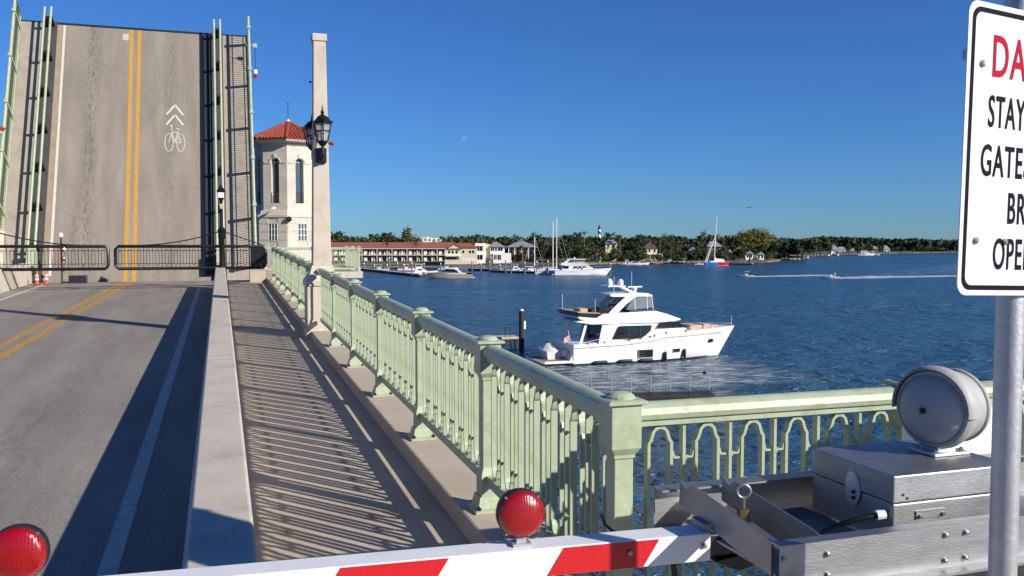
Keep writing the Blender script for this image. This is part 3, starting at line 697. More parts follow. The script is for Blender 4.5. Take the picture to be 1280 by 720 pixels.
    rf = MB().loft([octo((a + .42) * R, 6.36), octo((a + .42) * R, 6.41), octo(.10, 7.66), octo(.06, 7.70)]).build('roof', M_TILE, t)
    tl = MB(); hp = MB()
    for k in range(8):
        ang = 2 * pi * k / 8; A0 = a + .45; wf = A0 * math.tan(pi / 8)
        for i in range(-4, 5):
            y = i * wf / 4.5; tt = abs(y) / wf; top = 1 - tt
            if top < .12: continue
            M = Matrix.Rotation(ang, 4, 'Z')
            p0 = M @ Vector((A0, y, 6.40)); p1 = M @ Vector((A0 * (1 - top) + .08 * top, y, 6.40 + 1.26 * top))
            tl.tube([p0, p1], .062, 6)
        v = Vector((cos(ang + pi / 8), sin(ang + pi / 8), 0)) * (A0 * R); hp.tube([v + Vector((0, 0, 6.43)), Vector((0, 0, 7.72))], .085, 6)
    tl.build('tile_rows', M_TILE, rf); hp.build('hip_tiles', M_TILE, rf)
    fi = MB().lathe([(.13, 7.62), (.13, 7.74), (.06, 7.84), (.02, 7.9)], 8).build('finial', M_STUCCO, rf); MB().tube([(0, 0, 7.85), (0, 0, 8.9)], .015, 5).lathe([(.04, 8.86), (.04, 8.92)], 6).build('lightning_rod', M_BLACK, fi)
    return t
def W_FACE(a): return a * math.tan(pi / 8)
M_TGLASS = mat('tower_window_glass', lin(70, 80, 92), .08, 0, .25, 1.2, spec=.8)
tw = at(362, 305, 46.5); TSZ = .82; tz = CAM_Z + (305 - 270) / F_PX * 46.5 - 1.72 * TSZ
t1 = tower('octagonal stucco tower with red tiled roof beside the raised span', (tw.x, tw.y, tz), -YAW + radians(-11))
t2 = thing('bridge_tower', 'octagonal tower at the left edge of the picture, only its red eave showing', 'tower', (-9.88, 38.7, tz - .95), t1.rotation_euler.z, 'red roofed octagonal bridge towers')
for k in list(t1.children): copy_tree(k, t2)
t1.scale = (1, 1, TSZ); t2.scale = (.95, .95, TSZ)
t3 = thing('bridge_tower', 'more distant octagonal tower, red roof peeking between the raised span and the near tower', 'tower', (tw.x - .25, 76, tz), t1.rotation_euler.z, 'red roofed octagonal bridge towers')
for k in list(t1.children): copy_tree(k, t3)
t3.scale = (1, 1, TSZ)
sp = thing('speaker', 'small black loudspeaker over the lower window of the near tower', 'speaker', t1.location + Vector((-.16, -2.02, 1.18)), 0)
MB().lathe([(.05, 0), (.13, .06), (.14, .14), (.10, .15)], 12, Matrix.Rotation(pi / 2, 4, 'X')).build('horn', M_BLACK, sp, True); MB().box(-.04, .04, 0, .1, -.04, .04).build('bracket', M_BLACK, sp)
cm = thing('security_camera', 'small white security camera below the tower window', 'camera', t1.location + Vector((-.85, -1.9, 1.75)), 0)
MB().tube([(0, .2, 0), (0, 0, 0)], .025, 6).build('arm', M_WHITE2, cm); MB().tube([(0, .05, 0), (-.12, -.25, -.06)], .07, 8).build('housing', M_WHITE2, cm)
# platform round the tower, with its railing
pfz = zd(42)
plat = struct(MB().box(1.6, 6.3, 41.2, 56, pfz - .3, pfz).build('tower_platform', M_CONC2)); struct(MB().box(1.7, 4.2, 42.2, 55, -3, pfz - .3).build('tower_pier', M_SOFFIT))
struct(MB().box(-13.5, -8.62, 34.5, 56, pfz - .9, pfz).build('tower_platform', M_CONC2)); struct(MB().box(-13, -9, 35, 55, -3, pfz - .9).build('tower_pier', M_SOFFIT))
struct(MB().box(0.8, 7.0, 71, 84, pfz - .9, pfz).build('tower_platform', M_CONC2)); struct(MB().box(1.5, 6.4, 72, 83, -3, pfz - .9).build('tower_pier', M_SOFFIT))
prl = thing('bridge_railing', 'distant pale green railing round the platform at the foot of the tower', 'railing')
pq = at(446, 338, 42.0)
railing(prl, [(1.95, 41.5), (4.05, 41.5), (pq.x, 41.5), (pq.x, 43.7), (pq.x, 45.9)], lambda y: pfz - .10, kh=0.0, with_links=False)
bpy.data.objects.remove(POST.children[0]) if False else None
for c_ in list(POST.children): bpy.data.objects.remove(c_)
bpy.data.objects.remove(POST)

# ------------------------------------------------------------------ traffic gate in the foreground: arm, frame, motor box, bell
CZ = CAM_Z
ax_ = Vector((.9977, -.067, 0)); ay_ = Vector((.067, .9977, 0)); AE = Vector((1.78, 2.935, CZ - 1.115))
gate = thing('traffic_gate', 'traffic gate in the foreground: red striped white arm held by an aluminium frame', 'traffic gate', (1.78, 2.49, zd(2.5)))
AH, AD = .108, .115
arm = MB().box(-6.2, 0, 0, AD, -AH, 0).build('arm', M_ARMW, gate, bevel=.004)
arm.location = AE - gate.location; arm.rotation_euler = (0, 0, math.atan2(ax_.y, ax_.x))
arm['label'] = 'white striped gate arm with round red lights'
for x in [-.215 - k * .81 for k in range(7)]:
    MB().add([(x - .445, -.0025, -AH + .003), (x - .065, -.0025, -AH + .003), (x, -.0025, -.004), (x - .38, -.0025, -.004)], [(0, 1, 2, 3)]).build('red_stripe', M_ARMR, arm)
for x in (-.03, -.335, -1.4, -2.4):
    MB().lathe([(.011, 0), (.011, .006), (.006, .009)], 8, Matrix.Translation((x, -.003, -.045)) @ Matrix.Rotation(pi / 2, 4, 'X')).build('bolt', M_BOLT, arm)
def warn_light(x):
    c = Vector((x, AD / 2, .118)); R_ = Matrix.Translation(c) @ Matrix.Rotation(pi / 2, 4, 'X')      # lathe z -> -y (towards the camera)
    h = MB().lathe([(.03, -.055), (.082, -.05), (.091, -.02), (.0915, .010), (.0885, .014)], 28, R_).build('light_housing', M_RUBBER, arm, True)
    MB().lathe([(.0885, .012), (.086, .022), (.070, .033), (.040, .041), (.012, .044), (.001, .0445)], 28, R_).build('lens', M_LENS, arm, True, angle=60)
    for q in (.8, 2.3, 4.0, 5.5):
        MB().lathe([(.005, .012), (.005, .022)], 6, R_ @ Matrix.Translation((.0905 * cos(q), .0905 * sin(q), 0))).build('screw', M_BOLT, arm)
    MB().box(x - .035, x + .035, .03, AD - .03, .0, .012).box(x - .018, x + .018, .045, .07, .012, .03).build('light_bracket', M_GALV, arm)
warn_light(-.745); warn_light(-2.425); warn_light(-3.9)
# hub clamp at the arm's end
MB().box(-.02, .02, .02, AD + .01, .002, .028).build('clamp_lip', M_ALU, arm)
MB().box(.0, .22, .015, AD - .005, -AH + .008, -.012).build('hub_sleeve', M_DARKM, arm, bevel=.006)
MB().prism([(.20, -.02), (.30, -.05), (.30, -.12), (.12, -.16), (.02, -.115), (.2, -.09)], .0, AD, 'y').build('hub_plate', M_DARKM, arm)
MB().tube([(-.13, .06, -AH), (-.12, .06, -AH - .08), (-.06, .07, -AH - .2), (.0, .12, -AH - .4)], .012, 6).build('cable', M_RUBBER, arm, True)

fr = gate
ZF = CZ - 1.02
def channel(y, face, x0, x1, z1, h, fl, th=.008):
    """C channel along X: web at y, flanges pointing +y"""
    m = MB().box(x0, x1, y, y + th, z1 - h, z1 - th)
    m.box(x0, x1, y, y + fl * face if face > 0 else y + th, z1 - th, z1) if face > 0 else m.box(x0, x1, y + fl * face, y + th, z1 - th, z1)
    m.box(x0, x1, y + .0, y + fl, z1 - h - th, z1 - h) if face > 0 else m.box(x0, x1, y - fl, y + th, z1 - h - th, z1 - h)
    return m
channel(2.49, 1, 1.78, 3.9, ZF, .155, .055).build('front_beam', M_ALU, fr, local=False)
MB().box(1.80, 3.9, 2.44, 2.489, ZF - .165, ZF - .155).build('front_lower_flange', M_ALU, fr, local=False)
channel(3.29, -1, 1.72, 3.9, ZF, .20, .075).build('rear_beam', M_ALU, fr, local=False)
for (u, v) in ((980, 700), (1034.6, 692.7), (1182.7, 669), (1208, 665.5), (1181.5, 701), (1207, 697), (1035, 719)):
    d0 = at(u, v, 1.0); t = 2.485 / d0.y; p = Vector((d0.x * t, 2.49, CZ + (d0.z - CZ) * t))
    MB().lathe([(.012, 0), (.012, .003), (.0085, .0035), (.0085, .011), (.003, .013)], 8, Matrix.Translation(p) @ Matrix.Rotation(pi / 2, 4, 'X')).build('bolt', M_BOLT, fr, local=False)
# two gusset plates and the tray between the beams
def plate(pts, th, name, m, parent):
    a, b, c = [Vector(p) for p in pts[:3]]; nn = (b - a).cross(c - a).normalized() * th
    mb = MB().loft([[tuple(Vector(p)) for p in pts], [tuple(Vector(p) + nn) for p in pts]]); return mb.build(name, m, parent, local=False)
for xo in (1.80, 2.00):
    plate([(xo, 2.56, ZF - .01), (xo, 2.62, ZF + .002), (xo, 3.10, ZF + .045), (xo, 3.15, ZF + .018), (xo, 3.2, ZF + .045), (xo, 3.205, ZF - .06), (xo, 2.56, ZF - .13)], .008, 'gusset_plate', M_ALU, fr)
MB().box(1.81, 2.40, 2.56, 3.2, ZF - .135, ZF - .127).build('tray', M_ALU, fr, local=False)
eb = Vector((1.92, 2.93, ZF - .127))
MB().lathe([(.03, 0), (.03, .05), (.022, .055)], 12, Matrix.Translation(eb)).build('stub', M_ALU, fr, local=False)
MB().lathe([(.024, .055), (.024, .115)], 6, Matrix.Translation(eb)).build('lock_nut', M_BRASS, fr, local=False)
ey = MB().tube([eb + Vector((0, 0, .12)), eb + Vector((0, 0, .16))], .008, 8)
rr_ = CY, -SY
ey.tube([eb + Vector((.026 * cos(a) * CY, -.026 * cos(a) * SY, .185 + .026 * sin(a))) for a in [2 * pi * i / 18 for i in range(19)]], .007, 8).build('eye_bolt', M_BOLT, fr, True, local=False)

bxt = thing('motor_box', 'square aluminium gate motor box with a lid seam and an oval cover plate', 'box', (2.41, 2.68, ZF - .13))
BZ = CZ - .88
MB().box(2.415, 3.0, 2.68, 3.16, BZ - .27, BZ - .11).build('body', M_ALU, bxt, bevel=.006, local=False)
MB().box(2.410, 3.005, 2.675, 3.165, BZ - .108, BZ).build('lid', M_ALU, bxt, bevel=.006, local=False)
MB().lathe([(.052, 0), (.052, .004), (.048, .006)], 24, Matrix.Translation((2.411, 2.90, BZ - .105)) @ Matrix.Rotation(-pi / 2, 4, 'Y') @ Matrix.Diagonal((1.35, .85, 1, 1))).build('oval_plate', M_GALV, bxt, True, local=False)
for dz in (.0, -.02): MB().lathe([(.008, 0), (.007, .01)], 8, Matrix.Translation((2.404, 2.885, BZ - .115 + dz * 1.2)) @ Matrix.Rotation(-pi / 2, 4, 'Y')).build('key_bolt', M_DARKM, bxt, local=False)
for x_, z_ in ((2.455, -.075), (2.475, -.09)): MB().lathe([(.005, 0), (.004, .006)], 8, Matrix.Translation((x_, 2.676, BZ + z_)) @ Matrix.Rotation(pi / 2, 4, 'X')).build('rivet', M_DARKM, bxt, local=False)
MB().box(2.52, 2.66, 2.674, 2.681, BZ - .175, BZ - .145).build('hinge_plate', M_ALU, bxt, local=False)
for x_ in (2.535, 2.645): MB().lathe([(.008, 0), (.007, .012)], 8, Matrix.Translation((x_, 2.676, BZ - .165)) @ Matrix.Rotation(pi / 2, 4, 'X')).build('hinge_bolt', M_BOLT, bxt, local=False)
MB().tube([(2.40, 2.71, BZ - .155), (2.365, 2.715, BZ - .158)], .019, 10).build('cable_gland', M_SIGNW, bxt, True, local=False)
MB().tube([(2.37, 2.715, BZ - .158), (2.33, 2.73, BZ - .165), (2.27, 2.78, BZ - .20), (2.22, 2.84, BZ - .25)], .012, 8).build('power_cable', M_RUBBER, bxt, True, local=False)

# bell in its round housing, facing the road
HC = Vector((2.865, 2.93, BZ + .19)); fdir = Vector((-.96, -.27, 0)).normalized()
bell = thing('warning_bell', 'round grey metal warning bell on top of the gate motor box', 'bell', (HC.x, HC.y, BZ))
Q = Matrix.Translation(HC) @ fdir.to_track_quat('Z', 'Y').to_matrix().to_4x4()
MB().lathe([(.07, -.135), (.135, -.13), (.150, -.11), (.152, -.02), (.160, -.018), (.160, .0), (.163, .01)], 36, Q).build('housing', M_GREYP, bell, True, local=False)
MB().lathe([(.155, -.125), (.158, -.12), (.158, -.105), (.152, -.10)], 36, Q).build('rear_band', M_GREYP, bell, True, local=False)
MB().lathe([(.164, .0), (.170, .02), (.168, .04), (.158, .056), (.146, .060), (.140, .05)], 36, Q).build('rim', M_GREYP, bell, True, local=False)
MB().lathe([(.146, .050), (.132, .074), (.10, .098), (.05, .114), (.001, .118)], 36, Q).build('gong', M_GREYP, bell, True, local=False)
MB().lathe([(.014, .115), (.014, .122), (.008, .123), (.008, .132), (.002, .133)], 10, Q).build('centre_bolt', M_DARKM, bell, local=False)
# hood: half shell over the top of the rim
hd = MB(); upv = Vector((0, 0, 1)); sd = fdir.cross(upv).normalized()
rings = []
for i in range(25):
    a = radians(-5 + 190 * i / 24); rad = sd * cos(a) + upv * sin(a)
    rings.append([tuple(HC + fdir * q + rad * r_) for q, r_ in ((-.03, .166), (.0, .176), (.03, .181), (.06, .178), (.072, .168), (.062, .164), (.03, .172), (-.03, .160))])
hd.loft(rings).build('hood', M_GREYP, bell, True, local=False)
MB().box(HC.x - .085, HC.x + .10, HC.y - .075, HC.y + .075, BZ + .002, BZ + .014).build('foot_plate', M_GALV, bell, bevel=.002, local=False)
MB().box(HC.x - .04, HC.x + .05, HC.y - .045, HC.y + .045, BZ + .014, BZ + .05).build('foot', M_GALV, bell, local=False)
for sx in (-.06, .075):
    for sy in (-.05, .05): MB().lathe([(.01, .014), (.01, .022), (.005, .03)], 6, Matrix.Translation((HC.x + sx, HC.y + sy, BZ))).build('bolt', M_BOLT, bell, local=False)
back = HC - fdir * .13
MB().box(back.x - .01, back.x + .05, back.y - .06, back.y + .0, HC.z - .05, HC.z + .05).build('rear_bracket', M_DARKM, bell, local=False)

cab = thing('utility_cabinet', 'white utility cabinet partly hidden behind the grey bell', 'cabinet', (3.52, 3.2, zd(3)))
MB().box(3.30, 3.74, 3.30 + .03, 3.62, zd(3), CZ - .80).build('case', M_WHITE2, cab, bevel=.01, local=False)
MB().box(3.33, 3.71, 3.318, 3.33, zd(3) + .1, CZ - .84).build('door', M_WHITE2, cab, local=False)
ped = thing('gate_pedestal', 'grey metal pedestal carrying the gate frame at the right', 'pedestal', (3.3, 2.9, zd(2.9)))
MB().box(2.95, 3.6, 2.56, 3.2, zd(2.9), ZF - .17).build('housing', M_ALU, ped, bevel=.01, local=False)

# ------------------------------------------------------------------ danger sign on its post
SD = 2.44; s_tl = at(1211, 0, SD); s_bl = at(1196, 369, SD)
sx_ = Vector((cos(YAW - radians(26)), -sin(YAW - radians(26)), 0)); sz0 = Vector((0, 0, 1)); sn = sx_.cross(sz0).normalized()   # sn points towards the camera
roll = radians(1.6)
sxv = (sx_ * cos(roll) - sz0 * sin(roll)); szv = (sz0 * cos(roll) + sx_ * sin(roll))
SK = 2.44 / 2.73; SW, SH = .71 * SK, .912 * SK
org = s_bl
sgn = thing('danger_sign', 'tall white metal danger sign with red and black lettering on a grey post', 'sign', (at(1258, 500, 2.62).x, at(1258, 500, 2.62).y, zd(2)))
MS = Matrix(((sxv.x, szv.x, sn.x, org.x), (sxv.y, szv.y, sn.y, org.y), (sxv.z, szv.z, sn.z, org.z), (0, 0, 0, 1)))
def rrect(x0, x1, y0, y1, r, k=6):
    pts = []
    for cx, cy, a0 in ((x1 - r, y1 - r, 0), (x0 + r, y1 - r, 90), (x0 + r, y0 + r, 180), (x1 - r, y0 + r, 270)):
        for i in range(k + 1):
            a = radians(a0 + 90 * i / k); pts.append((cx + r * cos(a), cy + r * sin(a)))
    return pts
MS = MS @ Matrix.Diagonal((SK, SK, 1, 1)); SW, SH = SW / SK, SH / SK
def sput(mb, name, m, parent=None): 
    q = MB(); q.add([tuple(MS @ Vector(p)) for p in mb.v], mb.f); return q.build(name, m, parent or sgn, local=False)
panel = sput(MB().prism(rrect(0, SW, 0, SH, .04), -.003, 0), 'sign_panel', M_SIGNW)
bd = MB(); outer = rrect(.017, SW - .017, .017, SH - .017, .036); inner = rrect(.032, SW - .032, .032, SH - .032, .028)
bd.v = [(x, y, .0012) for x, y in outer] + [(x, y, .0012) for x, y in inner]; no = len(outer)
bd.f = [(i, (i + 1) % no, no + (i + 1) % no, no + i) for i in range(no)]
sput(bd, 'border', M_SIGNK, None)
def sign_text(txt, x, y, h, sxk, m, bold=.0):
    cu = bpy.data.curves.new('lettering', 'FONT'); cu.body = txt; cu.size = 1.0; cu.space_character = 1.12; cu.resolution_u = 4; cu.offset = bold
    o = bpy.data.objects.new('lettering', cu); COL.objects.link(o)
    me = bpy.data.meshes.new_from_object(o.evaluated_get(bpy.context.evaluated_depsgraph_get())); bpy.data.objects.remove(o)
    k = h / .70
    mb = MB(); mb.v = [(x + v.co.x * k * sxk, y + v.co.y * k, .0016) for v in me.vertices]; mb.f = [tuple(p.vertices) for p in me.polygons]
    ob = sput(mb, 'lettering', m); return ob
# left margins and cap heights read off the photograph (metres on the sign)
sign_text('DANGER', .112, .690, .128, .62, M_SIGNR, .012)
sign_text('STAY BEHIND', .106, .532, .098, .51, M_SIGNK, .012)
sign_text('GATES WHILE', .080, .378, .098, .545, M_SIGNK, .012)
sign_text('BRIDGE', .218, .232, .098, .54, M_SIGNK, .012)
sign_text('OPERATES', .158, .085, .098, .53, M_SIGNK, .012)
for x_, y_ in ((.070, .722), (.074, .172), (.214, .172)):
    sput(MB().lathe([(.011, 0), (.011, .004), (.006, .007)], 10, Matrix.Translation((x_, y_, .001))), 'bolt', M_BOLT)
sput(MB().box(.020, SW + .006, .735, .765, -.03, -.004), 'crossbar', M_GALV); sput(MB().box(.06, SW - .02, .16, .19, -.03, -.004), 'crossbar', M_GALV)
pb, pt = at(1253, 720, 2.62), at(1263, 372, 2.62); dv = (pt - pb) / (pt.z - pb.z)
MB().tube([pb + dv * (zd(2) - pb.z), pt + dv * 1.0], .0395, 18).build('post', M_GALV, sgn, True, local=False)

# ------------------------------------------------------------------ boats
def smooth_tab(tab, x):
    for (x0, y0), (x1, y1) in zip(tab[:-1], tab[1:]):
        if x <= x1:
            t = (x - x0) / (x1 - x0); t = max(0, min(1, t)); return y0 + (y1 - y0) * t
    return tab[-1][1]
def hull(L, sheer, hb_deck, hb_wl, rake, keel=-.5, nst=14, flare=.5):
    """lofted hull, bow towards +x; tables are (fraction of length, value)"""
    mb = MB(); rings = []
    for i in range(nst + 1):
        f = i / nst; f = 1 - (1 - f) ** 1.25
        x = f * L; zs = smooth_tab(sheer, f); bd = max(.03, smooth_tab(hb_deck, f)); bw = max(.02, smooth_tab(hb_wl, f))
        rk = rake * max(0, (f - .55) / .45) ** 2
        def P(y, z):
            t = max(0, min(1, (zs - z) / (zs - keel))); return (x - rk * t, y, z)
        mid = (zs * .45); bm = bw + (bd - bw) * flare
        half = [(bd, zs), (bm + (bd - bm) * .25, zs * .72), (bm * .98 + bw * .02, mid), (bw * 1.02, .12), (bw * .85, -.1), (.02, keel)]
        ring = [P(-y, z) for y, z in half] + [P(y, z) for y, z in reversed(half)]
        rings.append(ring)
    mb.loft(rings); return mb

# --- the motor yacht under way
YA = onwater(640 + 340 / 4.414, 340 + 517 / 4.414)
yc = thing('motor_yacht', 'large white motor yacht under way with flybridge and black fenders, nearest on the water', 'yacht', (YA.x, YA.y + 2.75, 0), radians(1.2))
SHEER = [(0, 2.05), (.28, 2.25), (.42, 2.55), (.52, 2.95), (.66, 3.0), (.9, 3.12), (1, 3.12)]
HBD = [(0, 2.65), (.3, 2.8), (.5, 2.75), (.68, 2.35), (.84, 1.5), (.94, .66), (1, .05)]
HBW = [(0, 2.55), (.3, 2.65), (.5, 2.35), (.68, 1.7), (.84, .85), (.94, .3), (1, .03)]
LY_ = 20.2
hl = hull(LY_, SHEER, HBD, HBW, 2.4, -.6, 22).build('hull', M_WHITE, yc, True, angle=40)
def hw_at(x, z):
    f = max(0, min(1, x / LY_)); zs = smooth_tab(SHEER, f); bd = smooth_tab(HBD, f); bw = smooth_tab(HBW, f); bm = bw + (bd - bw) * .5
    return smooth_tab([(.12, bw * 1.02), (zs * .45, bm), (zs * .72, bm + (bd - bm) * .25), (zs, bd)], min(z, zs))
rub = MB()
for s in (-1, 1): rub.tube([(x, s * (hw_at(x, smooth_tab(SHEER, x / LY_) * .80) + .03), smooth_tab(SHEER, x / LY_) * .82) for x in [i * .95 for i in range(20)]], .035, 5)
rub.build('rub_rail', M_TAUPE, hl)
M_BOOT = mat('boot_stripe', lin(60, 62, 70), .4, 0, .1, 2)
bs = MB()
for s in (-1, 1):
    bs.tube([(x, s * (hw_at(x, .1) + .0), .10) for x in [i * .9 for i in range(19)]], .05, 5)
bs.build('boot_stripe', M_BOOT, hl)
# swim platform, transom and cockpit
MB().prism([(-3.3, -2.2), (-3.0, -2.5), (.1, -2.6), (.1, 2.6), (-3.0, 2.5), (-3.3, 2.2)], .22, .46).build('swim_platform', M_WHITE, yc, bevel=.04)
MB().box(-3.1, -.1, -2.3, 2.3, .463, .475).build('platform_deck', M_TEAK, yc)
MB().prism([(0, .3), (-.35, .46), (.35, 1.95), (.9, 2.05), (.9, .3)], -2.5, 2.5, 'y').build('transom', M_WHITE, yc)
def SWD(x, z): return 2.46 - max(0, x - 7.5) * .14 - max(0, x - 11) * .16 - max(0, z - 3.7) * .16
MB().prism([(3.6, 2.0), (3.9, 3.95), (9.9, 3.97), (12.2, 3.95), (13.6, 3.0), (14.6, 2.8), (9, 2.0)], 0, 0, 'y', SWD).build('deckhouse', M_WHITE, yc)
MB().box(.9, 3.6, -2.3, 2.3, 2.0, 2.04).build('cockpit_deck', M_TEAK, yc)
MB().box(3.50, 3.58, -1.9, 1.9, 2.05, 3.9).build('cockpit_door', M_GLASSD, yc)
for s in (-1, 1):
    MB().prism([(.72, 2.05), (1.0, 2.05), (1.55, 3.9), (1.3, 3.95)], s * 2.36, s * 2.28, 'y').build('cockpit_pillar', M_WHITE, yc)
    MB().prism([(2.8, 2.1), (3.2, 3.9), (3.9, 3.9), (3.8, 2.1)], s * 2.42, s * 2.36, 'y').build('wing_panel', M_WHITE, yc)
    MB().tube([(.9, s * 2.35, 2.1), (3.2, s * 2.4, 2.55), (3.9, s * 2.5, 2.6)], .03, 6).build('cockpit_rail', M_GALV, yc)
    y = lambda x, z: s * (SWD(x, z) + .012)
    # saloon windows and side screens as thick glass set proud
    wnd = [(4.25, 2.40), (4.95, 3.66), (5.2, 3.74), (8.85, 3.70), (8.72, 3.12), (8.0, 2.62), (7.6, 2.48)]
    MB().loft([[(x, y(x, z), z) for x, z in wnd], [(x, s * (SWD(x, z) - .05), z) for x, z in wnd]]).build('saloon_window', M_GLASSD, yc)
    for q in (6.1, 7.4): MB().loft([[(q + a, s * (SWD(q, b) + .018), b) for a, b in ((-.03, 2.5), (.03, 2.5), (.03, 3.72), (-.03, 3.72))], [(q + a, s * (SWD(q, b)), b) for a, b in ((-.03, 2.5), (.03, 2.5), (.03, 3.72), (-.03, 3.72))]]).build('window_mullion', M_BOOT, yc)
    ws = [(9.45, 3.36), (9.85, 3.93), (12.25, 3.93), (13.3, 3.22)]
    MB().loft([[(x, y(x, z), z) for x, z in ws], [(x, s * (SWD(x, z) - .05), z) for x, z in ws]]).build('wheelhouse_window', M_GLASSD, yc)
    for x0, x1, z0, z1 in ((7.05, 8.8, .42, 1.28), (11.3, 12.15, .78, 1.2)):
        MB().loft([[(x, s * (hw_at(x, z) + .06), z) for x, z in ((x0, z0), (x1, z0), (x1, z1), (x0, z1))], [(x, s * (hw_at(x, z) - .2), z) for x, z in ((x0, z0), (x1, z0), (x1, z1), (x0, z1))]]).build('hull_window', M_GLASSD, hl)
        rim = MB(); pts = [(x, s * (hw_at(x, z) + .06), z) for x, z in ((x0, z0), (x1, z0), (x1, z1), (x0, z1), (x0, z0))]
        rim.tube(pts, .03, 4).build('window_rim', M_WHITE, hl)
    bwq = ((16.1, 1.82), (16.8, 1.86), (16.65, 2.18), (16.2, 2.18))
    MB().loft([[(x, s * (hw_at(x, z) + .04), z - .25) for x, z in bwq], [(x, s * (hw_at(x, z) - .25), z - .25) for x, z in bwq]]).build('bow_window', M_GLASSD, hl)
fwd = MB(); fq = [(12.35, -1.28, 3.92), (12.35, 1.28, 3.92), (13.45, 1.0, 3.18), (13.45, -1.0, 3.18)]
fwd.loft([[Vector(p) + Vector((.05, 0, .05)) for p in fq], [Vector(p) - Vector((.05, 0, .05)) for p in fq]]).build('windscreen', M_GLASSD, yc)
# flybridge coaming and brow
def FW(x, z): return 2.62 - max(0, x - 8) * .17 - max(0, x - 10.5) * .10 - max(0, z - 4.2) * .12
MB().prism([(.2, 4.30), (1.9, 4.0), (9.8, 3.96), (12.5, 4.06), (12.62, 4.18), (10.6, 4.82), (9.3, 5.15), (4.4, 5.02), (2.1, 4.55)], 0, 0, 'y', FW).build('flybridge_coaming', M_WHITE, yc, bevel=.03)
MB().prism([(.55, 4.72), (.7, 4.55), (2.6, 4.30), (4.3, 4.5), (4.4, 5.03), (.55, 4.86)], 0, 0, 'y', lambda x, z: 2.5).build('flybridge_deck', M_WHITE, yc)
gl = [(.53, 4.82), (2.5, 4.62), (3.2, 5.0), (2.9, 5.06), (.55, 5.22)]
for s in (-1, 1): MB().loft([[(x, s * 2.52, z) for x, z in gl], [(x, s * 2.46, z) for x, z in gl]]).build('aft_glass', M_GLASSD, yc)
MB().box(.49, .55, -2.46, 2.46, 4.82, 5.2).build('aft_glass', M_GLASSD, yc)
MB().prism([(.45, 5.21), (2.9, 5.05), (2.9, 5.12), (.45, 5.30)], 0, 0, 'y', lambda x, z: 2.55).build('aft_sunpad', M_TAN, yc)
for x0, x1, y0, y1, z1 in ((1.0, 1.9, -1.8, -.3, 5.55), (2.2, 2.9, -2.0, -1.0, 5.65), (3.0, 4.4, -1.9, -.9, 5.75), (5.2, 6.3, -1.2, .5, 5.9)):
    MB().box(x0, x1, y0, y1, 5.0, z1).build('fly_seat', M_GLASSD if x0 > 1 else M_TAN, yc, bevel=.08)
MB().prism([(6.2, 5.0), (6.3, 5.3), (9.3, 5.3), (9.35, 5.1)], 0, 0, 'y', lambda x, z: 2.30 - max(0, x - 7) * .1).build('fly_trim', M_BOOT, yc)
def HWD(x, z): return 2.12 - max(0, x - 7) * .12 - max(0, z - 5.4) * .08
MB().prism([(4.1, 6.78), (4.5, 6.68), (9.0, 6.60), (9.2, 6.72), (8.6, 6.95), (4.3, 6.95)], 0, 0, 'y', lambda x, z: 2.15 - max(0, x - 7) * .14).build('hardtop', M_WHITE, yc, bevel=.04)
for s in (-1, 1):
    MB().loft([[(x, s * HWD(x, z), z) for x, z in ((3.9, 4.9), (5.0, 4.95), (6.0, 5.9), (7.2, 6.65), (6.0, 6.68), (5.0, 5.9))], [(x, s * (HWD(x, z) - .14), z) for x, z in ((3.9, 4.9), (5.0, 4.95), (6.0, 5.9), (7.2, 6.65), (6.0, 6.68), (5.0, 5.9))]]).build('arch_leg', M_WHITE, yc)
    for q in ([(6.0, 5.34), (6.95, 5.34), (6.95, 6.45), (6.7, 6.3)], [(7.05, 5.36), (8.45, 5.42), (8.35, 6.55), (7.05, 6.6)], [(8.55, 5.45), (9.15, 5.5), (9.05, 6.55), (8.45, 6.55)]):
        MB().loft([[(x, s * (HWD(x, z) + .005), z) for x, z in q], [(x, s * (HWD(x, z) - .02), z) for x, z in q]]).build('fly_screen', M_BOATGLASS, yc)
    for q in (7.0, 8.5): MB().tube([(q, s * HWD(q, 5.4), 5.3), (q - .05, s * HWD(q, 6.6), 6.65)], .05, 6).build('screen_post', M_WHITE, yc)
    MB().tube([(9.2, s * HWD(9, 5.4), 5.2), (9.05, s * HWD(9, 6.6), 6.65)], .06, 6).build('screen_post', M_WHITE, yc)
MB().loft([[(9.2, -1.85, 5.35), (9.2, 1.85, 5.35), (9.08, 1.75, 6.6), (9.08, -1.75, 6.6)], [(9.16, -1.85, 5.35), (9.16, 1.85, 5.35), (9.04, 1.75, 6.6), (9.04, -1.75, 6.6)]]).build('fly_windscreen', M_BOATGLASS, yc)
# radar mast
MB().loft([[(7.4, -.5, 6.9), (8.0, -.5, 6.9), (8.0, .5, 6.9), (7.4, .5, 6.9)], [(6.1, -.35, 7.65), (6.5, -.35, 7.65), (6.5, .35, 7.65), (6.1, .35, 7.65)]]).box(4.5, 6.5, -1.0, 1.0, 7.62, 7.74).build('radar_mast', M_WHITE, yc)
for x_, y_ in ((4.85, -.6), (6.1, -.6), (5.5, .8)): MB().lathe([(.16, 7.74), (.30, 7.82), (.32, 8.05), (.27, 8.25), (.15, 8.37), (.02, 8.4)], 14, Matrix.Translation((x_, y_, 0))).build('satellite_dome', M_WHITE, yc, True)
MB().lathe([(.16, 6.95), (.16, 7.25), (.25, 7.3), (.25, 7.42), (.1, 7.5)], 10, Matrix.Translation((7.9, -.3, 0))).box(7.1, 8.7, -.40, -.20, 7.5, 7.62).build('radar_scanner', M_WHITE, yc)
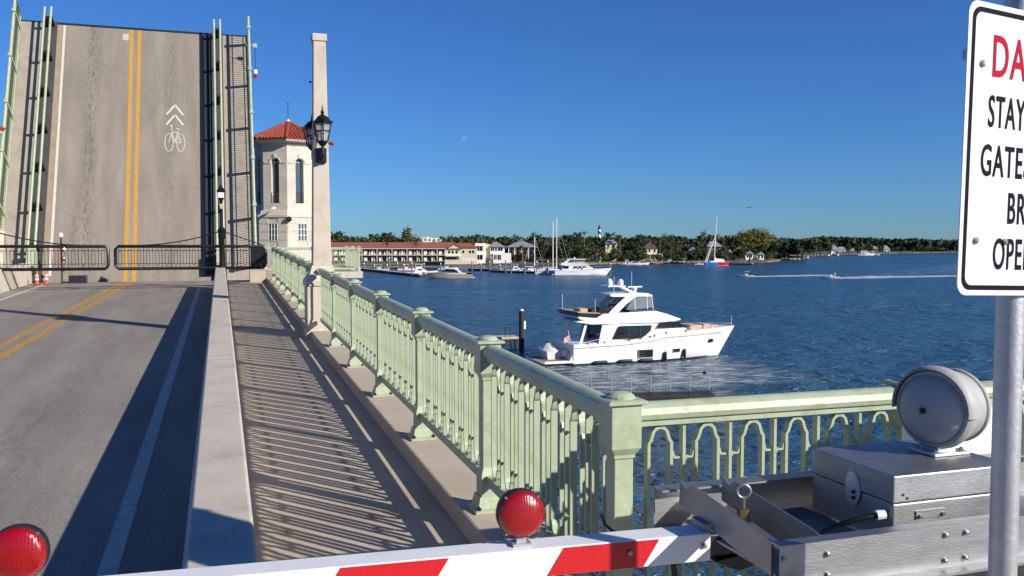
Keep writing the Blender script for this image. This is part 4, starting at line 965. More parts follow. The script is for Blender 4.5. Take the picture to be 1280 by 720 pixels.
for x_, y_, z0, h in ((.8, 2.2, 5.2, 1.6), (2.4, -2.4, 5.0, 1.5), (4.7, -1.9, 6.9, 1.8), (6.9, -1.5, 6.9, 2.3), (19.7, -.2, 3.1, 1.1)): MB().tube([(x_, y_, z0), (x_, y_, z0 + h)], .022, 5).build('whip_aerial', M_WHITE, yc)
# fore deck, seats and bow rail
for x0, x1, y0, y1, z1 in ((13.9, 15.4, -1.3, 1.3, 3.45), (15.7, 16.6, -1.0, 1.0, 3.5), (16.8, 17.8, -.7, .7, 3.35)): MB().box(x0, x1, y0, y1, 2.8, z1).build('sun_lounge', M_TAN, yc, bevel=.1)
fd = MB(); ring = [(x, -(hw_at(x, 9) - .06), smooth_tab(SHEER, x / LY_) - .12) for x in [9 + i for i in range(11)]]
fd.v = ring + [(x, -y, z) for x, y, z in ring]; nn_ = len(ring); fd.f = [(i, i + 1, nn_ + i + 1, nn_ + i) for i in range(nn_ - 1)]
fd.build('fore_deck', M_WHITE, yc)
for s in (-1, 1):
    rl_ = MB().tube([(x, s * (hw_at(x, 9) - .05), smooth_tab(SHEER, x / LY_) + (.28 if x > 9.5 else .2)) for x in [8.2 + i * .78 for i in range(16)]], .02, 5)
    for i in range(0, 16, 2):
        x = 8.2 + i * .78; rl_.tube([(x, s * (hw_at(x, 9) - .05), smooth_tab(SHEER, x / LY_)), (x, s * (hw_at(x, 9) - .05), smooth_tab(SHEER, x / LY_) + .26)], .018, 4)
    rl_.build('bow_rail', M_GALV, yc)
for x_ in (1.5, 2.6, 3.3, 6.0, 7.3, 8.4, 8.9, 10.25, 12.73): MB().box(x_ - .06, x_ + .06, -hw_at(x_, 9) - .05, -hw_at(x_, 9) + .1, smooth_tab(SHEER, x_ / LY_) - .06, smooth_tab(SHEER, x_ / LY_) + .12).build('cleat', M_BOOT, yc)
def fender(name, x, z, horiz, L=1.5, r=.17, lab=None):
    y = -(hw_at(x, max(z, .2)) + r + .03); M = Matrix.Translation((x, y, z))
    if horiz: M = M @ Matrix.Rotation(pi / 2, 4, 'Y')
    o = MB().lathe([(.03, -L / 2), (r * .8, -L / 2 + .08), (r, -L / 2 + .2), (r, L / 2 - .2), (r * .8, L / 2 - .08), (.03, L / 2)], 12, M).build('fender', M_RUBBER, yc, True)
    for q in ((-L / 2, L / 2) if horiz else (0,)):
        xx = x + q; MB().tube([(xx, y, z + (0 if horiz else L / 2)), (xx, -hw_at(xx, 9) - .03, smooth_tab(SHEER, xx / LY_))], .014, 4).build('line', M_CANVAS, o)
for x_, z_, h_ in ((2.8, .22, True), (5.55, .24, True), (7.95, .2, True), (10.25, .5, False), (12.73, .62, False)): fender('f', x_, z_, h_, 1.6 if h_ else 1.0)
for xa, xb in ((11.0, 12.4),): MB().tube([(xa, -hw_at(xa, 2.5) - .05, 2.9), (xa + .3, -hw_at(xa, 1.6) - .05, 1.6), (xb - .3, -hw_at(xb, 1.6) - .05, 1.55), (xb, -hw_at(xb, 2.5) - .05, 2.9)], .015, 4).build('mooring_line', M_CANVAS, yc)
fl = MB().tube([(.25, -1.4, 2.0), (-.1, -1.4, 3.4)], .025, 6).build('flag_staff', M_WHITE, yc)
M_FLAG = mat('flag_red_white', lin(178, 40, 48), .8, 0, .1, 2, col2=lin(215, 200, 200), stretch=(1, 1, 5))
MB().loft([[(.1, -1.41, 2.4), (.0, -1.41, 2.9)], [(-.25, -1.36, 2.2), (-.3, -1.36, 2.7)], [(-.5, -1.44, 2.1), (-.55, -1.44, 2.55)]], False, False).build('flag', M_FLAG, yc)
td = thing('covered_dinghy', 'grey canvas covered dinghy carried on the yacht stern platform', 'dinghy', (YA.x - 1.4, YA.y + 1.7, .47), radians(93))
hull(3.4, [(0, .8), (.7, 1.0), (1, 1.15)], [(0, .8), (.5, .85), (.85, .5), (1, .06)], [(0, .7), (.5, .7), (.85, .3), (1, .04)], .6, 0.0, 8).build('hull', M_CANVAS, td, True)
MB().loft([[(0, -.8, .8), (0, .8, .8), (.1, 0, .95)], [(1.1, -.85, .85), (1.1, .85, .85), (1.1, 0, 1.55)], [(1.9, -.75, .95), (1.9, .75, .95), (1.9, 0, 1.45)], [(3.2, -.15, 1.1), (3.2, .15, 1.1), (3.2, 0, 1.2)]]).build('canvas_cover', M_CANVAS, td, True, angle=70)
MB().lathe([(.05, .2), (.3, .35), (.38, .6), (.32, .85), (.05, .95)], 12, Matrix.Translation((-.2, -1.1, .0))).build('motor_cover', M_WHITE, td, True)

# water disturbed by the yacht, and its hull reflection painted as a sheet
fo = MB()
def sheet(pts, z=.03):
    return MB().add([(x, y, z) for x, y in pts], [tuple(range(len(pts)))])
YP = Vector((YA.x, YA.y)); 
def yw(x, y): return (YP.x + x, YP.y + 2.75 + y)
f1 = stuff(sheet([yw(-9, -3.6), yw(-1, -3.9), yw(-.5, 2), yw(-9, 3)], .05).build('wake_foam', M_FOAM)); f1['label'] = 'churned white water behind the yacht stern'; f1['category'] = 'foam'
f2 = stuff(sheet([yw(-3, -3.9), yw(6, -3.7), yw(12, -3.3), yw(17.4, -1.1), yw(18.3, -.2), yw(18.9, -.6), yw(17.6, -2.2), yw(12.5, -4.4), yw(5, -5.2), yw(-3, -5.6)], .04).build('hull_foam_and_reflection', M_FOAM)); f2['label'] = 'foam along the yacht waterline and bow wave'; f2['category'] = 'foam'

M_HULLREFL = mat_foam('hull_reflection', .7, .44, .84, (.6, 1.4, 1), True)
f3 = stuff(sheet([yw(-10, -2.4), yw(20.5, -2.4), yw(20.5, -20), yw(-10, -20)], .06).build('hull_foam_and_reflection', M_HULLREFL)); f3['label'] = 'pale streaks painted on the water as the yacht hull reflection'; f3['category'] = 'foam'  # pale streaky colour stands in for the white hull's silvery reflection
# ------------------------------------------------------------------ trees
def shore_d(u):
    p = onwater(u, smooth_tab([(a, b) for a, b in SHORE], u)); return p.x * SY + p.y * CY
def leaf_cloud(seed, n_clump, per, rx, ry, rz, cz, leaf, clump, hollow=.55):
    r = random.Random(seed); mb = MB()
    for i in range(n_clump):
        while True:
            d = Vector((r.uniform(-1, 1), r.uniform(-1, 1), r.uniform(-1, 1)))
            if .05 < d.length < 1: break
        d = d.normalized() * (hollow + (1 - hollow) * r.random() ** .6); d.z = max(d.z, -.75)
        k = r.uniform(.75, 1.12)
        c = Vector((d.x * rx * k, d.y * ry * k, cz + d.z * rz * k)); cs = clump * r.uniform(.6, 1.4)
        for j in range(per):
            p = c + Vector((r.gauss(0, cs), r.gauss(0, cs), r.gauss(0, cs * .7)))
            a = Vector((r.uniform(-1, 1), r.uniform(-1, 1), r.uniform(-.6, .6))).normalized(); b = a.cross(Vector((r.uniform(-1, 1), r.uniform(-1, 1), r.uniform(-1, 1)))).normalized()
            s = leaf * r.uniform(.6, 1.4)
            mb.add([p - a * s, p + b * s * .6, p + a * s, p - b * s * .6], [(0, 1, 2, 3)])
    return mb
def trunk(seed, h, r0, spread):
    r = random.Random(seed); mb = MB().tube([(0, 0, -.5), (r.uniform(-.1, .1) * spread, r.uniform(-.1, .1) * spread, h * .45), (r.uniform(-.2, .2) * spread, r.uniform(-.2, .2) * spread, h)], [r0 * 1.3, r0, r0 * .6], 7)
    for i in range(5):
        a = r.uniform(0, 2 * pi); z = h * r.uniform(.45, .95)
        mb.tube([(0, 0, z), (cos(a) * spread * .4, sin(a) * spread * .4, z + h * .25), (cos(a) * spread * .8, sin(a) * spread * .8, z + h * .55)], [r0 * .5, r0 * .35, r0 * .12], 5)
    return mb
PROT = []
for i in range(6):
    rx = [4.2, 5.2, 3.4, 4.8, 6.0, 3.0][i]; rz = [3.6, 3.8, 4.6, 3.2, 4.0, 5.0][i]; cz = [6.0, 6.4, 7.0, 5.6, 7.2, 7.0][i]
    cr = mesh_of(leaf_cloud(40 + i, 46, 26, rx, rx * .9, rz, cz, .55, .75), 'crown', [M_LEAF, M_LEAF, M_LEAF2, M_LEAF, M_LEAF, M_LEAF2][i]); tr = mesh_of(trunk(60 + i, cz - 1, .28, rx * .7), 'trunk', M_TRUNK)
    PROT.append((cr, tr))
def place_tree(k, p, s, label, group, rz=None, name='broadleaf_tree', sz=None):
    t = thing(name, label, 'tree', p, RND.uniform(0, 6.28) if rz is None else rz, group); t.scale = (s, s, sz or s)
    inst('crown', PROT[k][0], t); inst('trunk', PROT[k][1], t); return t
# palms
def palm_mesh(seed, n=16, L=2.6):
    r = random.Random(seed); mb = MB()
    for i in range(n):
        a = 2 * pi * i / n + r.uniform(-.2, .2); el = r.uniform(-.25, 1.15); l = L * r.uniform(.8, 1.1); pts = []
        for k in range(6):
            t = k / 5; pts.append(Vector((cos(a) * l * t * cos(el * (1 - t * .5)), sin(a) * l * t * cos(el * (1 - t * .5)), l * (sin(el) * t - .75 * t * t))))
        sd = Vector((-sin(a), cos(a), 0))
        for k in range(5):
            w0 = .42 * sin(pi * (k + .35) / 5.6); w1 = .42 * sin(pi * (k + 1.35) / 5.6) if k < 4 else .03
            for q in (-1, 1): mb.add([pts[k], pts[k] + sd * q * w0 + Vector((0, 0, -.28 * w0)), pts[k + 1] + sd * q * w1 + Vector((0, 0, -.28 * w1)), pts[k + 1]], [(0, 1, 2, 3)])
    return mesh_of(mb, 'crown', M_PALM)
PALM_CR = [palm_mesh(3), palm_mesh(8, 20, 2.3)]
PALM_TR = mesh_of(MB().tube([(0, 0, -.5), (.08, 0, .4), (.02, .05, 1.0)], [.03, .022, .022], 7), 'trunk', M_PALMT)
def palm(u, d, top_v, label, g='palms along the shore', s=1.0):
    d = max(d, shore_d(u) + 10); ztop = CAM_Z - (top_v - 305) / F_PX * d - 1.0; base = 1.5; h = ztop - base
    d = max(d, shore_d(u) + 10); p = ground(u, d, base); t = thing('palm_tree', label, 'palm tree', p, RND.uniform(0, 6), g)
    inst('trunk', PALM_TR, t, scale=(9, 9, h)); inst('crown', PALM_CR[RND.randint(0, 1)], t, (.2, .4, h), scale=(s, s, s)); return t

# far-off woods that read as one mass
def wood(name, u0, u1, d0, d1, vtop, label, seed, step=5.0, leaf=1.3):
    r = random.Random(seed); mb = MB(); u = u0
    while u < u1:
        d = r.uniform(d0, d1); vt = smooth_tab(vtop, u) + r.gauss(.6, 1.5) * (1 if d < 1000 else .6); zt = max(6, CAM_Z - (vt - 305) / F_PX * d)
        c = ground(u, d, 0); R_ = r.uniform(3.0, 6.5) * d / 700
        for j in range(70):
            a = r.uniform(0, 2 * pi); q = r.random() ** .5; zz = 1 + (zt - 1) * (1 - (q ** 2.2) * r.random()) * r.random() ** .45
            p = c + Vector((cos(a) * R_ * q, sin(a) * R_ * q, zz)); s = leaf * r.uniform(.6, 1.5) * d / 700
            e1 = Vector((r.uniform(-1, 1), r.uniform(-1, 1), r.uniform(-1, 1))).normalized(); e2 = e1.cross(Vector((r.uniform(-1, 1), r.uniform(-1, 1), r.uniform(-1, 1)))).normalized()
            mb.add([p - e1 * s, p + e2 * s, p + e1 * s, p - e2 * s], [(0, 1, 2, 3)])
        u += r.uniform(.4, 1.0) * step
    o = stuff(mb.build(name, M_FAR)); o['label'] = label; o['category'] = 'woods'; return o
wood('far_wood', 395, 1000, 640, 760, [(395, 297.5), (420, 293), (440, 298), (520, 298.5), (600, 297.5), (650, 297), (700, 297), (780, 297.5), (850, 297), (900, 298), (1000, 300)], 'dark mass of woods rising behind the houses on the near shore', 5, 1.6)
wood('far_wood', 972, 1215, 1230, 1420, [(972, 300), (1010, 298.5), (1030, 296.5), (1070, 297), (1085, 299), (1120, 300), (1140, 299), (1160, 301), (1215, 302)], 'dark mass of woods along the most distant shore at the right', 6, 1.3)
wood('far_wood', 1195, 1500, 1300, 1500, [(1195, 301.5), (1500, 302)], 'continuing woods behind the danger sign', 8, 2.2)

LT = 'dark evergreen tree in the tree line behind the waterfront houses'
for i in range(62):
    u = 408 + i * 9.1 + RND.uniform(-3, 3); d = RND.uniform(575, 640) + (40 if u > 760 else 0)
    if 735 < u < 760: continue
    place_tree(RND.randint(0, 5), ground(u, d, 1.6), RND.choice((.8, 1.0, 1.1, 1.25, 1.5)) * RND.uniform(.92, 1.08), LT, 'trees behind the waterfront houses', sz=RND.uniform(.85, 1.75))
# nearer trees standing among the houses, in front of the tree line
for u, d, s, k in ((418, 575, 1.55, 4), (700, 505, 1.15, 1), (712, 500, 1.3, 4), (722, 505, 1.05, 0), (690, 520, .8, 2), (735, 520, .95, 3), (748, 505, .9, 0), (757, 500, .85, 5), (768, 510, 1.0, 1), (779, 520, 1.05, 0), (792, 512, 1.0, 4), (806, 540, 1.0, 2), (823, 525, 1.15, 4), (834, 530, 1.2, 1),
                   (846, 528, 1.0, 5), (858, 530, .95, 0), (868, 535, .95, 3), (878, 540, 1.0, 2), (890, 542, .9, 1), (902, 545, .95, 0), (913, 545, .95, 4), (924, 548, 1.2, 2), (772, 505, .6, 3), (815, 505, .55, 1), (851, 510, .6, 2), (652, 515, .55, 0), (645, 512, .5, 3), (628, 515, .4, 2)):
    d = max(d + (45 if u > 760 else 0), shore_d(u) + 22); place_tree(k, ground(u, d, 1.3), s * 1.05, 'rounded green tree standing between the waterfront houses', 'trees between the waterfront houses')
rt = place_tree(3, ground(687, 512, 1.3), .78, 'russet brown leaved tree above the moored sailboats', None); rt.children[0].data = rt.children[0].data.copy(); rt.children[0].data.materials[0] = M_LEAFR
bt_ = place_tree(2, ground(699, 560, 1.3), 1.5, 'tall sparse grey brown tree rising above the sailboats', None); bt_.children[0].data = mesh_of(leaf_cloud(99, 26, 16, 3.2, 3.2, 4.0, 7.2, .4, .8), 'crown', mat('sparse_foliage', (.10, .085, .05), .8, 0, .3, .4, spec=.2))
# the big golden green tree at the tip of the point
gt = thing('golden_tree', 'large spreading golden green tree at the end of the point', 'tree', ground(942, 610, 1.2))
MB().add(*(lambda m: (m.v, m.f))(leaf_cloud(11, 130, 46, 13.5, 11, 8.0, 13.0, .62, 1.15))).build('crown', M_LEAFG, gt)
tk = MB()
for q in range(6):
    a = q * 1.05; tk.tube([(cos(a) * .8, sin(a) * .8, -.5), (cos(a) * 2.2, sin(a) * 2.0, 6), (cos(a) * 7, sin(a) * 6, 14), (cos(a) * 9, sin(a) * 8, 21.5)], [.7, .5, .3, .06], 6)
tk.build('trunk', M_TRUNK, gt)
br = MB(); rr = random.Random(4)
for q in range(60):
    a = rr.uniform(0, 6.28); R_ = rr.uniform(0, 9); p = Vector((cos(a) * R_, sin(a) * R_, 18.5 - R_ * .25)); br.tube([p, p + Vector((rr.uniform(-1.5, 1.5), rr.uniform(-1.5, 1.5), rr.uniform(2.2, 4.2)))], [.09, .02], 4)
stuff(br.build('bare_twigs', mat('grey_twigs', lin(120, 108, 92), .9, 0, .1, 2), gt))
gt2 = thing('golden_tree', 'smaller darker tree at the left flank of the golden green tree', 'tree', ground(918, 615, 1.2))
MB().add(*(lambda m: (m.v, m.f))(leaf_cloud(12, 70, 40, 8, 7.5, 6.5, 9.5, .6, 1.1))).build('crown', M_LEAF2, gt2); MB().tube([(0, 0, -.5), (.3, 0, 5), (.6, .4, 10)], [.6, .45, .2], 7).build('trunk', M_TRUNK, gt2)
for u, d, v, lab in ((478, 470, 311, 'short palm at the left in front of the red roofed motel'), (484, 472, 302, 'left of two tall palms in front of the red roofed motel'), (520, 474, 302.5, 'right of two tall palms in front of the red roofed motel'), (596, 520, 302, 'palm beside the cream wing of the motel'), (592, 560, 293.5, 'leftmost palm head rising over the trees behind the white house'), (598, 565, 292.5, 'second palm head rising over the trees behind the white house'), (604, 565, 293, 'third palm head rising over the trees behind the white house'), (609, 568, 294, 'rightmost palm head rising over the trees behind the white house'),
                     (551, 575, 294.5, 'palm head rising beside the white flat roofed block'), (556, 580, 296, 'lower palm head right of the white flat roofed block'), (652, 505, 305.5, 'small palm in front of the grey roofed house'), (730, 560, 288.5, 'solitary tall palm above the trees left of the lighthouse'), (774, 540, 293, 'tall palm head above the trees right of the lighthouse'), (824, 515, 296, 'tall palm in front of the dark trees right of the gabled house'), (838, 512, 298, 'second palm in front of the dark trees right of the gabled house'), (847, 520, 301, 'shorter palm right of the pair by the gabled house'), (872, 525, 300, 'palm left of the racing sailboat mast'), (510, 600, 298, 'small palm head above the red motel roof'), (598, 505, 316, 'low palm by the white house corner')):
    palm(u, d, v, lab)
for u, d, v in ((1027, 1190, 296.5), (1047, 1195, 298.5), (1097, 1200, 300.5)): palm(u, d, v, 'tiny palm rising over the distant right shore', 'palms on the distant shore', 1.6)

for i in range(70):
    u = 755 + i * 3.0 + RND.uniform(-1.5, 1.5)
    if 806 < u < 818 or 908 < u < 916 or 930 < u < 956: continue
    d = shore_d(u) + RND.uniform(6, 12)
    t = place_tree(RND.randint(0, 5), ground(u, d, 1.0), RND.uniform(.3, .8), 'low green shrub along the water edge on the wooded point', 'shrubs along the wooded point', name='shore_shrub'); t['category'] = 'shrub'
for i in range(26):
    u = 985 + i * 8.2 + RND.uniform(-3, 3)
    if min(abs(u - q) for q in (988, 1044, 1053, 1067, 1109, 1184)) < 5: continue
    d = shore_d(u) + RND.uniform(4, 25)
    t = place_tree(RND.randint(0, 5), ground(u, d, 1.0), RND.uniform(.5, 1.0), 'dark tree at the water edge of the distant shore', 'trees at the edge of the distant shore')
# ------------------------------------------------------------------ waterfront buildings, each square to the view
def bldg(name, u, d, label, cat='house', rz=0.0, z=1.4, grp=None): return thing(name, label, cat, ground(u, d, z), -YAW + rz, grp)
def px2m(px, d): return px * d / F_PX
def zv(v, d, base=1.4): return CAM_Z - (v - 305) / F_PX * d - base
D0 = 534; RT0 = -YAW
motel = bldg('motel', 415, D0, 'long two storey motel with a red tiled roof and white balcony doors', 'motel')
ML = px2m(150, D0); MX0 = -px2m(75, D0); zr, ze, zb_ = zv(302.8, D0), zv(310, D0), zv(318.6, D0)
MB().box(MX0, ML, 2.0, 11, -1, ze + .2).build('wall', M_BROWNWALL, motel)
MB().loft([[(MX0 - .5, -.8, ze), (MX0 - .5, 5.5, zr), (MX0 - .5, 12, ze)], [(ML + .3, -.8, ze), (ML + .3, 5.5, zr), (ML + .3, 12, ze)]]).box(MX0 - .5, ML + .3, -.8, 12, ze - .25, ze).build('roof', M_REDROOF, motel)
MB().box(MX0, ML, -.6, 2.0, zb_ - .35, zb_ + .05).build('balcony', M_CREAM, motel)
MB().box(MX0, ML, -.8, -.75, ze - .55, ze - .25).build('fascia', M_WHITE2, motel)
nb = 24; bw_ = (ML - MX0) / nb
for k in range(nb + 1):
    x = MX0 + k * bw_
    if k % 2 == 0:
        MB().box(x - .14, x + .14, -.6, -.32, -1, zb_ - .35).build('post', M_WHITE2, motel); MB().box(x - .14, x + .14, -.6, -.32, zb_ + .05, ze - .25).build('post', M_WHITE2, motel)
    if k < nb:
        xx = x + bw_ * .5
        for z0 in (.1, zb_ + .06):
            MB().box(xx - 1.3, xx + .5, .9, 1.99, z0, z0 + 2.6).build('door', M_WHITE2, motel); MB().box(xx + .55, xx + 1.5, 1.93, 1.99, z0 + .7, z0 + 2.3).build('window', M_GLASSD, motel)
        if k % 2: MB().box(x - .1, x + .1, -.45, 1.9, zb_ + .06, zb_ + 1.8).build('partition', M_WHITE2, motel)
for k in range(nb * 2):
    x = MX0 + (k + .5) * bw_ / 2; MB().box(x - .9, x + .9, -.58, -.52, zb_ + .8, zb_ + .9).build('balcony_rail', M_WHITE2, motel)
wing = bldg('motel_wing', 576, 500, 'cream gabled wing at the right end of the red roofed motel', 'building')
WL = px2m(20, 500); zr2, ze2 = zv(303.5, 500), zv(309.5, 500)
MB().prism([(-WL, -1), (WL, -1), (WL, ze2), (-WL, ze2)], 0, 14, 'y').build('wall', M_CREAM, wing)
MB().loft([[(-WL - .7, -.8, ze2), (-WL * .2, 6, zr2), (-WL - .7, 15, ze2)], [(WL + .7, -.8, ze2), (WL * .55, 6, zr2), (WL + .7, 15, ze2)]]).build('roof', M_REDROOF, wing)
MB().prism([(-WL * .8, ze2 - .5), (-WL * .05, ze2 - .5), (-WL * .42, ze2 + 1.6)], -1.2, 2.0, 'y').build('gable', M_CREAM, wing)
MB().prism([(-WL * .95, ze2 - .6), (-WL * .42, ze2 + 1.7), (WL * .1, ze2 - .6), (WL * .05, ze2 - .3), (-WL * .42, ze2 + 2.0), (-WL, ze2 - .3)], -1.5, 2.5, 'y').build('gable_roof', M_REDROOF, wing)
for x, z in ((-6.6, 5.2), (-4.6, 5.2), (-2.4, 5.2), (1.4, 5.4), (5.2, 5.4), (7, 5.4)): MB().box(x - .6, x + .6, -.06, .04, z, z + 1.5).build('window', M_GLASSD, wing)
MB().box(-WL + .5, -.4, -1.9, .1, 3.6, 4.6).build('balcony', M_WHITE2, wing); MB().box(-WL + .8, -1, -.05, .05, 1.6, 3.2).build('shaded_porch', M_BROWNWALL, wing)
for k in range(6): MB().box(.9 + k * 1.25, 1.7 + k * 1.25, -.06, .04, .6, 2.6).build('garage_panel', M_WHITE2, wing)
wh = bldg('modern_house', 614, 505, 'white modern two storey house with flat roofs and a glazed gable', 'house')
z1, z2 = zv(304, 505), zv(316.5, 505)
MB().box(-9.3, -3.2, 0, 10, -1, z1).build('tower_block', M_WHITE2, wh); MB().box(-3.2, -.6, 2, 9, -1, z1 - .6).build('recess', M_CREAM, wh)
MB().box(-.6, 7.6, .5, 10, -1, zv(309, 505)).build('main_block', M_WHITE2, wh); MB().box(1.2, 11.4, -2.4, 4, -1, z2).build('front_block', M_WHITE2, wh)
MB().loft([[(-1.2, -.3, zv(309, 505)), (-1.2, 11, zv(309, 505)), (8.6, 11, zv(309, 505)), (8.6, -.3, zv(309, 505))], [(1.2, 4, zv(302.5, 505)), (1.2, 6, zv(302.5, 505)), (3.2, 6, zv(302.5, 505)), (3.2, 4, zv(302.5, 505))]]).build('roof', M_GREYROOF, wh)
for x0, x1, z0, z1_, y in ((-8.4, -4.9, 6.6, 9.4, 0), (-8.4, -4.9, 1.6, 4.4, 0), (-.1, 1.6, 6.6, 9.2, .5), (2.1, 3.4, 6.6, 9.2, .5), (4.0, 6.6, 6.6, 9.4, .5), (1.8, 3.2, 1.8, 4.4, -2.4), (3.8, 5.6, 1.6, 4.4, -2.4)):
    f_ = MB().box(x0, x1, y - .08, y + .04, z0, z1_).build('window', M_GLASSD, wh); MB().box((x0 + x1) / 2 - .06, (x0 + x1) / 2 + .06, y - .14, y - .08, z0, z1_).build('frame', M_WHITE2, f_)
MB().box(7.7, 8.6, .6, 9, zv(311, 505), zv(309.2, 505)).build('canopy', M_BLACK, wh)
gh = bldg('grey_roof_house', 652, 520, 'dark house under a wide hipped grey metal roof with cupola', 'house')
zt_, ze3 = zv(301.5, 520), zv(309, 520)
MB().box(-8, 8, 0, 12, -1, ze3).build('wall', M_BROWNWALL, gh)
rf_ = MB().loft([[(-10, -2, ze3), (10, -2, ze3), (10, 14, ze3), (-10, 14, ze3)], [(-1.5, 5, zt_), (1.5, 5, zt_), (1.5, 7, zt_), (-1.5, 7, zt_)]]).build('roof', M_GREYROOF, gh)
MB().box(-1.2, 1.2, 4.8, 7.2, zt_ - .3, zt_ + .5).loft([[(-1.6, 4.4, zt_ + .5), (1.6, 4.4, zt_ + .5), (1.6, 7.6, zt_ + .5), (-1.6, 7.6, zt_ + .5)], [(-.1, 5.9, zt_ + 1.3), (.1, 5.9, zt_ + 1.3), (.1, 6.1, zt_ + 1.3), (-.1, 6.1, zt_ + 1.3)]]).build('cupola', M_GREYROOF, rf_)
for x in (-7.6, -4, 0, 4, 7.6): MB().box(x - .2, x + .2, -1.6, -1.2, -1, ze3).build('porch_post', M_WHITE2, gh)
for x in (-6, -2, 2, 6): MB().box(x - .8, x + .8, -.06, .04, 4.5, 6.6).build('window', M_GLASSD, gh)
fb = bldg('flat_block', 541, 640, 'white flat roofed block showing above the trees behind the motel', 'building')
MB().box(-10.5, 5.5, 0, 14, -1, zv(297.2, 640)).build('wall', M_WHITE2, fb); MB().box(-10.5, -4, -.5, 14, zv(297.2, 640), zv(297, 640) + .4).build('parapet', M_WHITE2, fb)
for x in (-9, -6, -3, .5, 3.5): MB().box(x, x + 1.3, -.08, .04, zv(301, 640), zv(299, 640)).build('window', M_GLASSD, fb)
def small_house(u, d, w, vr, ve, label, roof=M_GREYROOF, wall=M_CREAM, depth=9, gable=True, grp=None, porch=False, name='shore_house'):
    d = max(d, shore_d(u) + 16); h = bldg(name, u, d, label, 'house', 0, 1.3, grp); W = px2m(w * 1.2, d) / 2; zr_, ze_ = zv(vr + 1.2, d), zv(ve + 2.2, d)
    MB().box(-W, W, 0, depth, -1, ze_).build('wall', wall, h)
    if gable: MB().prism([(-W - .6, ze_ - .1), (W + .6, ze_ - .1), (0, zr_)], -.8, depth + .8, 'y').build('roof', roof, h)
    else: MB().loft([[(-W - .8, -1, ze_), (W + .8, -1, ze_), (W + .8, depth + 1, ze_), (-W - .8, depth + 1, ze_)], [(-W * .45, depth * .45, zr_), (W * .45, depth * .45, zr_), (W * .45, depth * .55, zr_), (-W * .45, depth * .55, zr_)]]).build('roof', roof, h)
    k = max(2, int(W * 2 / 3))
    for i in range(k):
        x = -W + (i + .5) * 2 * W / k; MB().box(x - .55, x + .55, -.07, .04, max(.6, ze_ - 2.4), ze_ - .7).build('window', M_GLASSD, h)
    if porch:
        MB().box(-W - 1, W + 3, -3, 0, ze_ * .52, ze_ * .52 + .25).build('porch_roof', M_WHITE2, h)
        for x in (-W - .8, 0, W, W + 2.8): MB().box(x - .12, x + .12, -2.9, -2.7, -1, ze_ * .52).build('porch_post', M_WHITE2, h)
    return h
small_house(764, 530, 12, 298.5, 302, 'cream house wall catching the sun above trees right of the lighthouse', M_GREYROOF, M_CREAM, gable=False)
small_house(746, 512, 9, 314, 317, 'low house with cream front behind the white motor yacht', M_REDROOF, M_CREAM)
small_house(812, 515, 16, 300, 308, 'cream house with steep dark gable facing the water amid dark trees', mat('dark_shingle', lin(82, 78, 84), .9, 0, .15, 1), M_CREAM, gable=True, porch=True)
small_house(780, 505, 13, 316.5, 319, 'low grey boathouse behind the moored white boats', M_GREYROOF, M_BROWNWALL, gable=False)
small_house(866, 520, 11, 307, 311, 'blue grey house half hidden left of the racing sailboat', M_GREYROOF, mat('blue_grey_wall', lin(96, 112, 140), .8, 0, .1, 1))
small_house(893, 545, 14, 300, 306, 'grey roofed house in the trees right of the racing mast', M_GREYROOF, M_BROWNWALL, gable=False)
small_house(912, 520, 5, 310, 313, 'small narrow white house at the waterside right of the racing sailboat', M_GREYROOF, M_WHITE2)
small_house(924, 535, 10, 306, 311, 'brick red walled house under the golden tree', M_REDROOF, mat('brick_wall', lin(120, 78, 66), .9, 0, .15, 1))
small_house(937, 525, 8, 312, 315, 'low white gabled cottage under the golden tree', M_GREYROOF, M_WHITE2)
small_house(951, 540, 7, 313, 316, 'white shed at the right under the golden tree', M_GREYROOF, M_WHITE2)
small_house(988, 1000, 14, 305, 309, 'white two storey house at the start of the distant shore', M_GREYROOF, M_WHITE2, 12, False, None, True)
for u, d, w, vr, ve, lab, wl_ in ((1024, 1185, 6, 309, 312, 'small beige house on the distant shore, leftmost of the row', M_CREAM), (1044, 1180, 7, 305.5, 310, 'narrow pale house on the distant shore left of the bright white one', M_CREAM), (1053, 1182, 10, 307, 310, 'bright white house on the distant shore', M_WHITE2), (1067, 1195, 8, 309, 311.5, 'low cream house on the distant shore right of the bright white one', M_CREAM), (1093, 1200, 9, 306, 309, 'grey house in the trees of the distant shore', M_BROWNWALL), (1109, 1195, 6, 305.5, 310, 'tall narrow white house on the distant shore', M_WHITE2), (1168, 1260, 9, 309, 312, 'cream house near the right end of the distant shore', M_CREAM), (1184, 1262, 12, 307.5, 311.5, 'beige house at the right end of the distant shore by the sign', M_CREAM)):
    small_house(u, d, w, vr, ve, lab, M_GREYROOF, wl_, 12, False)

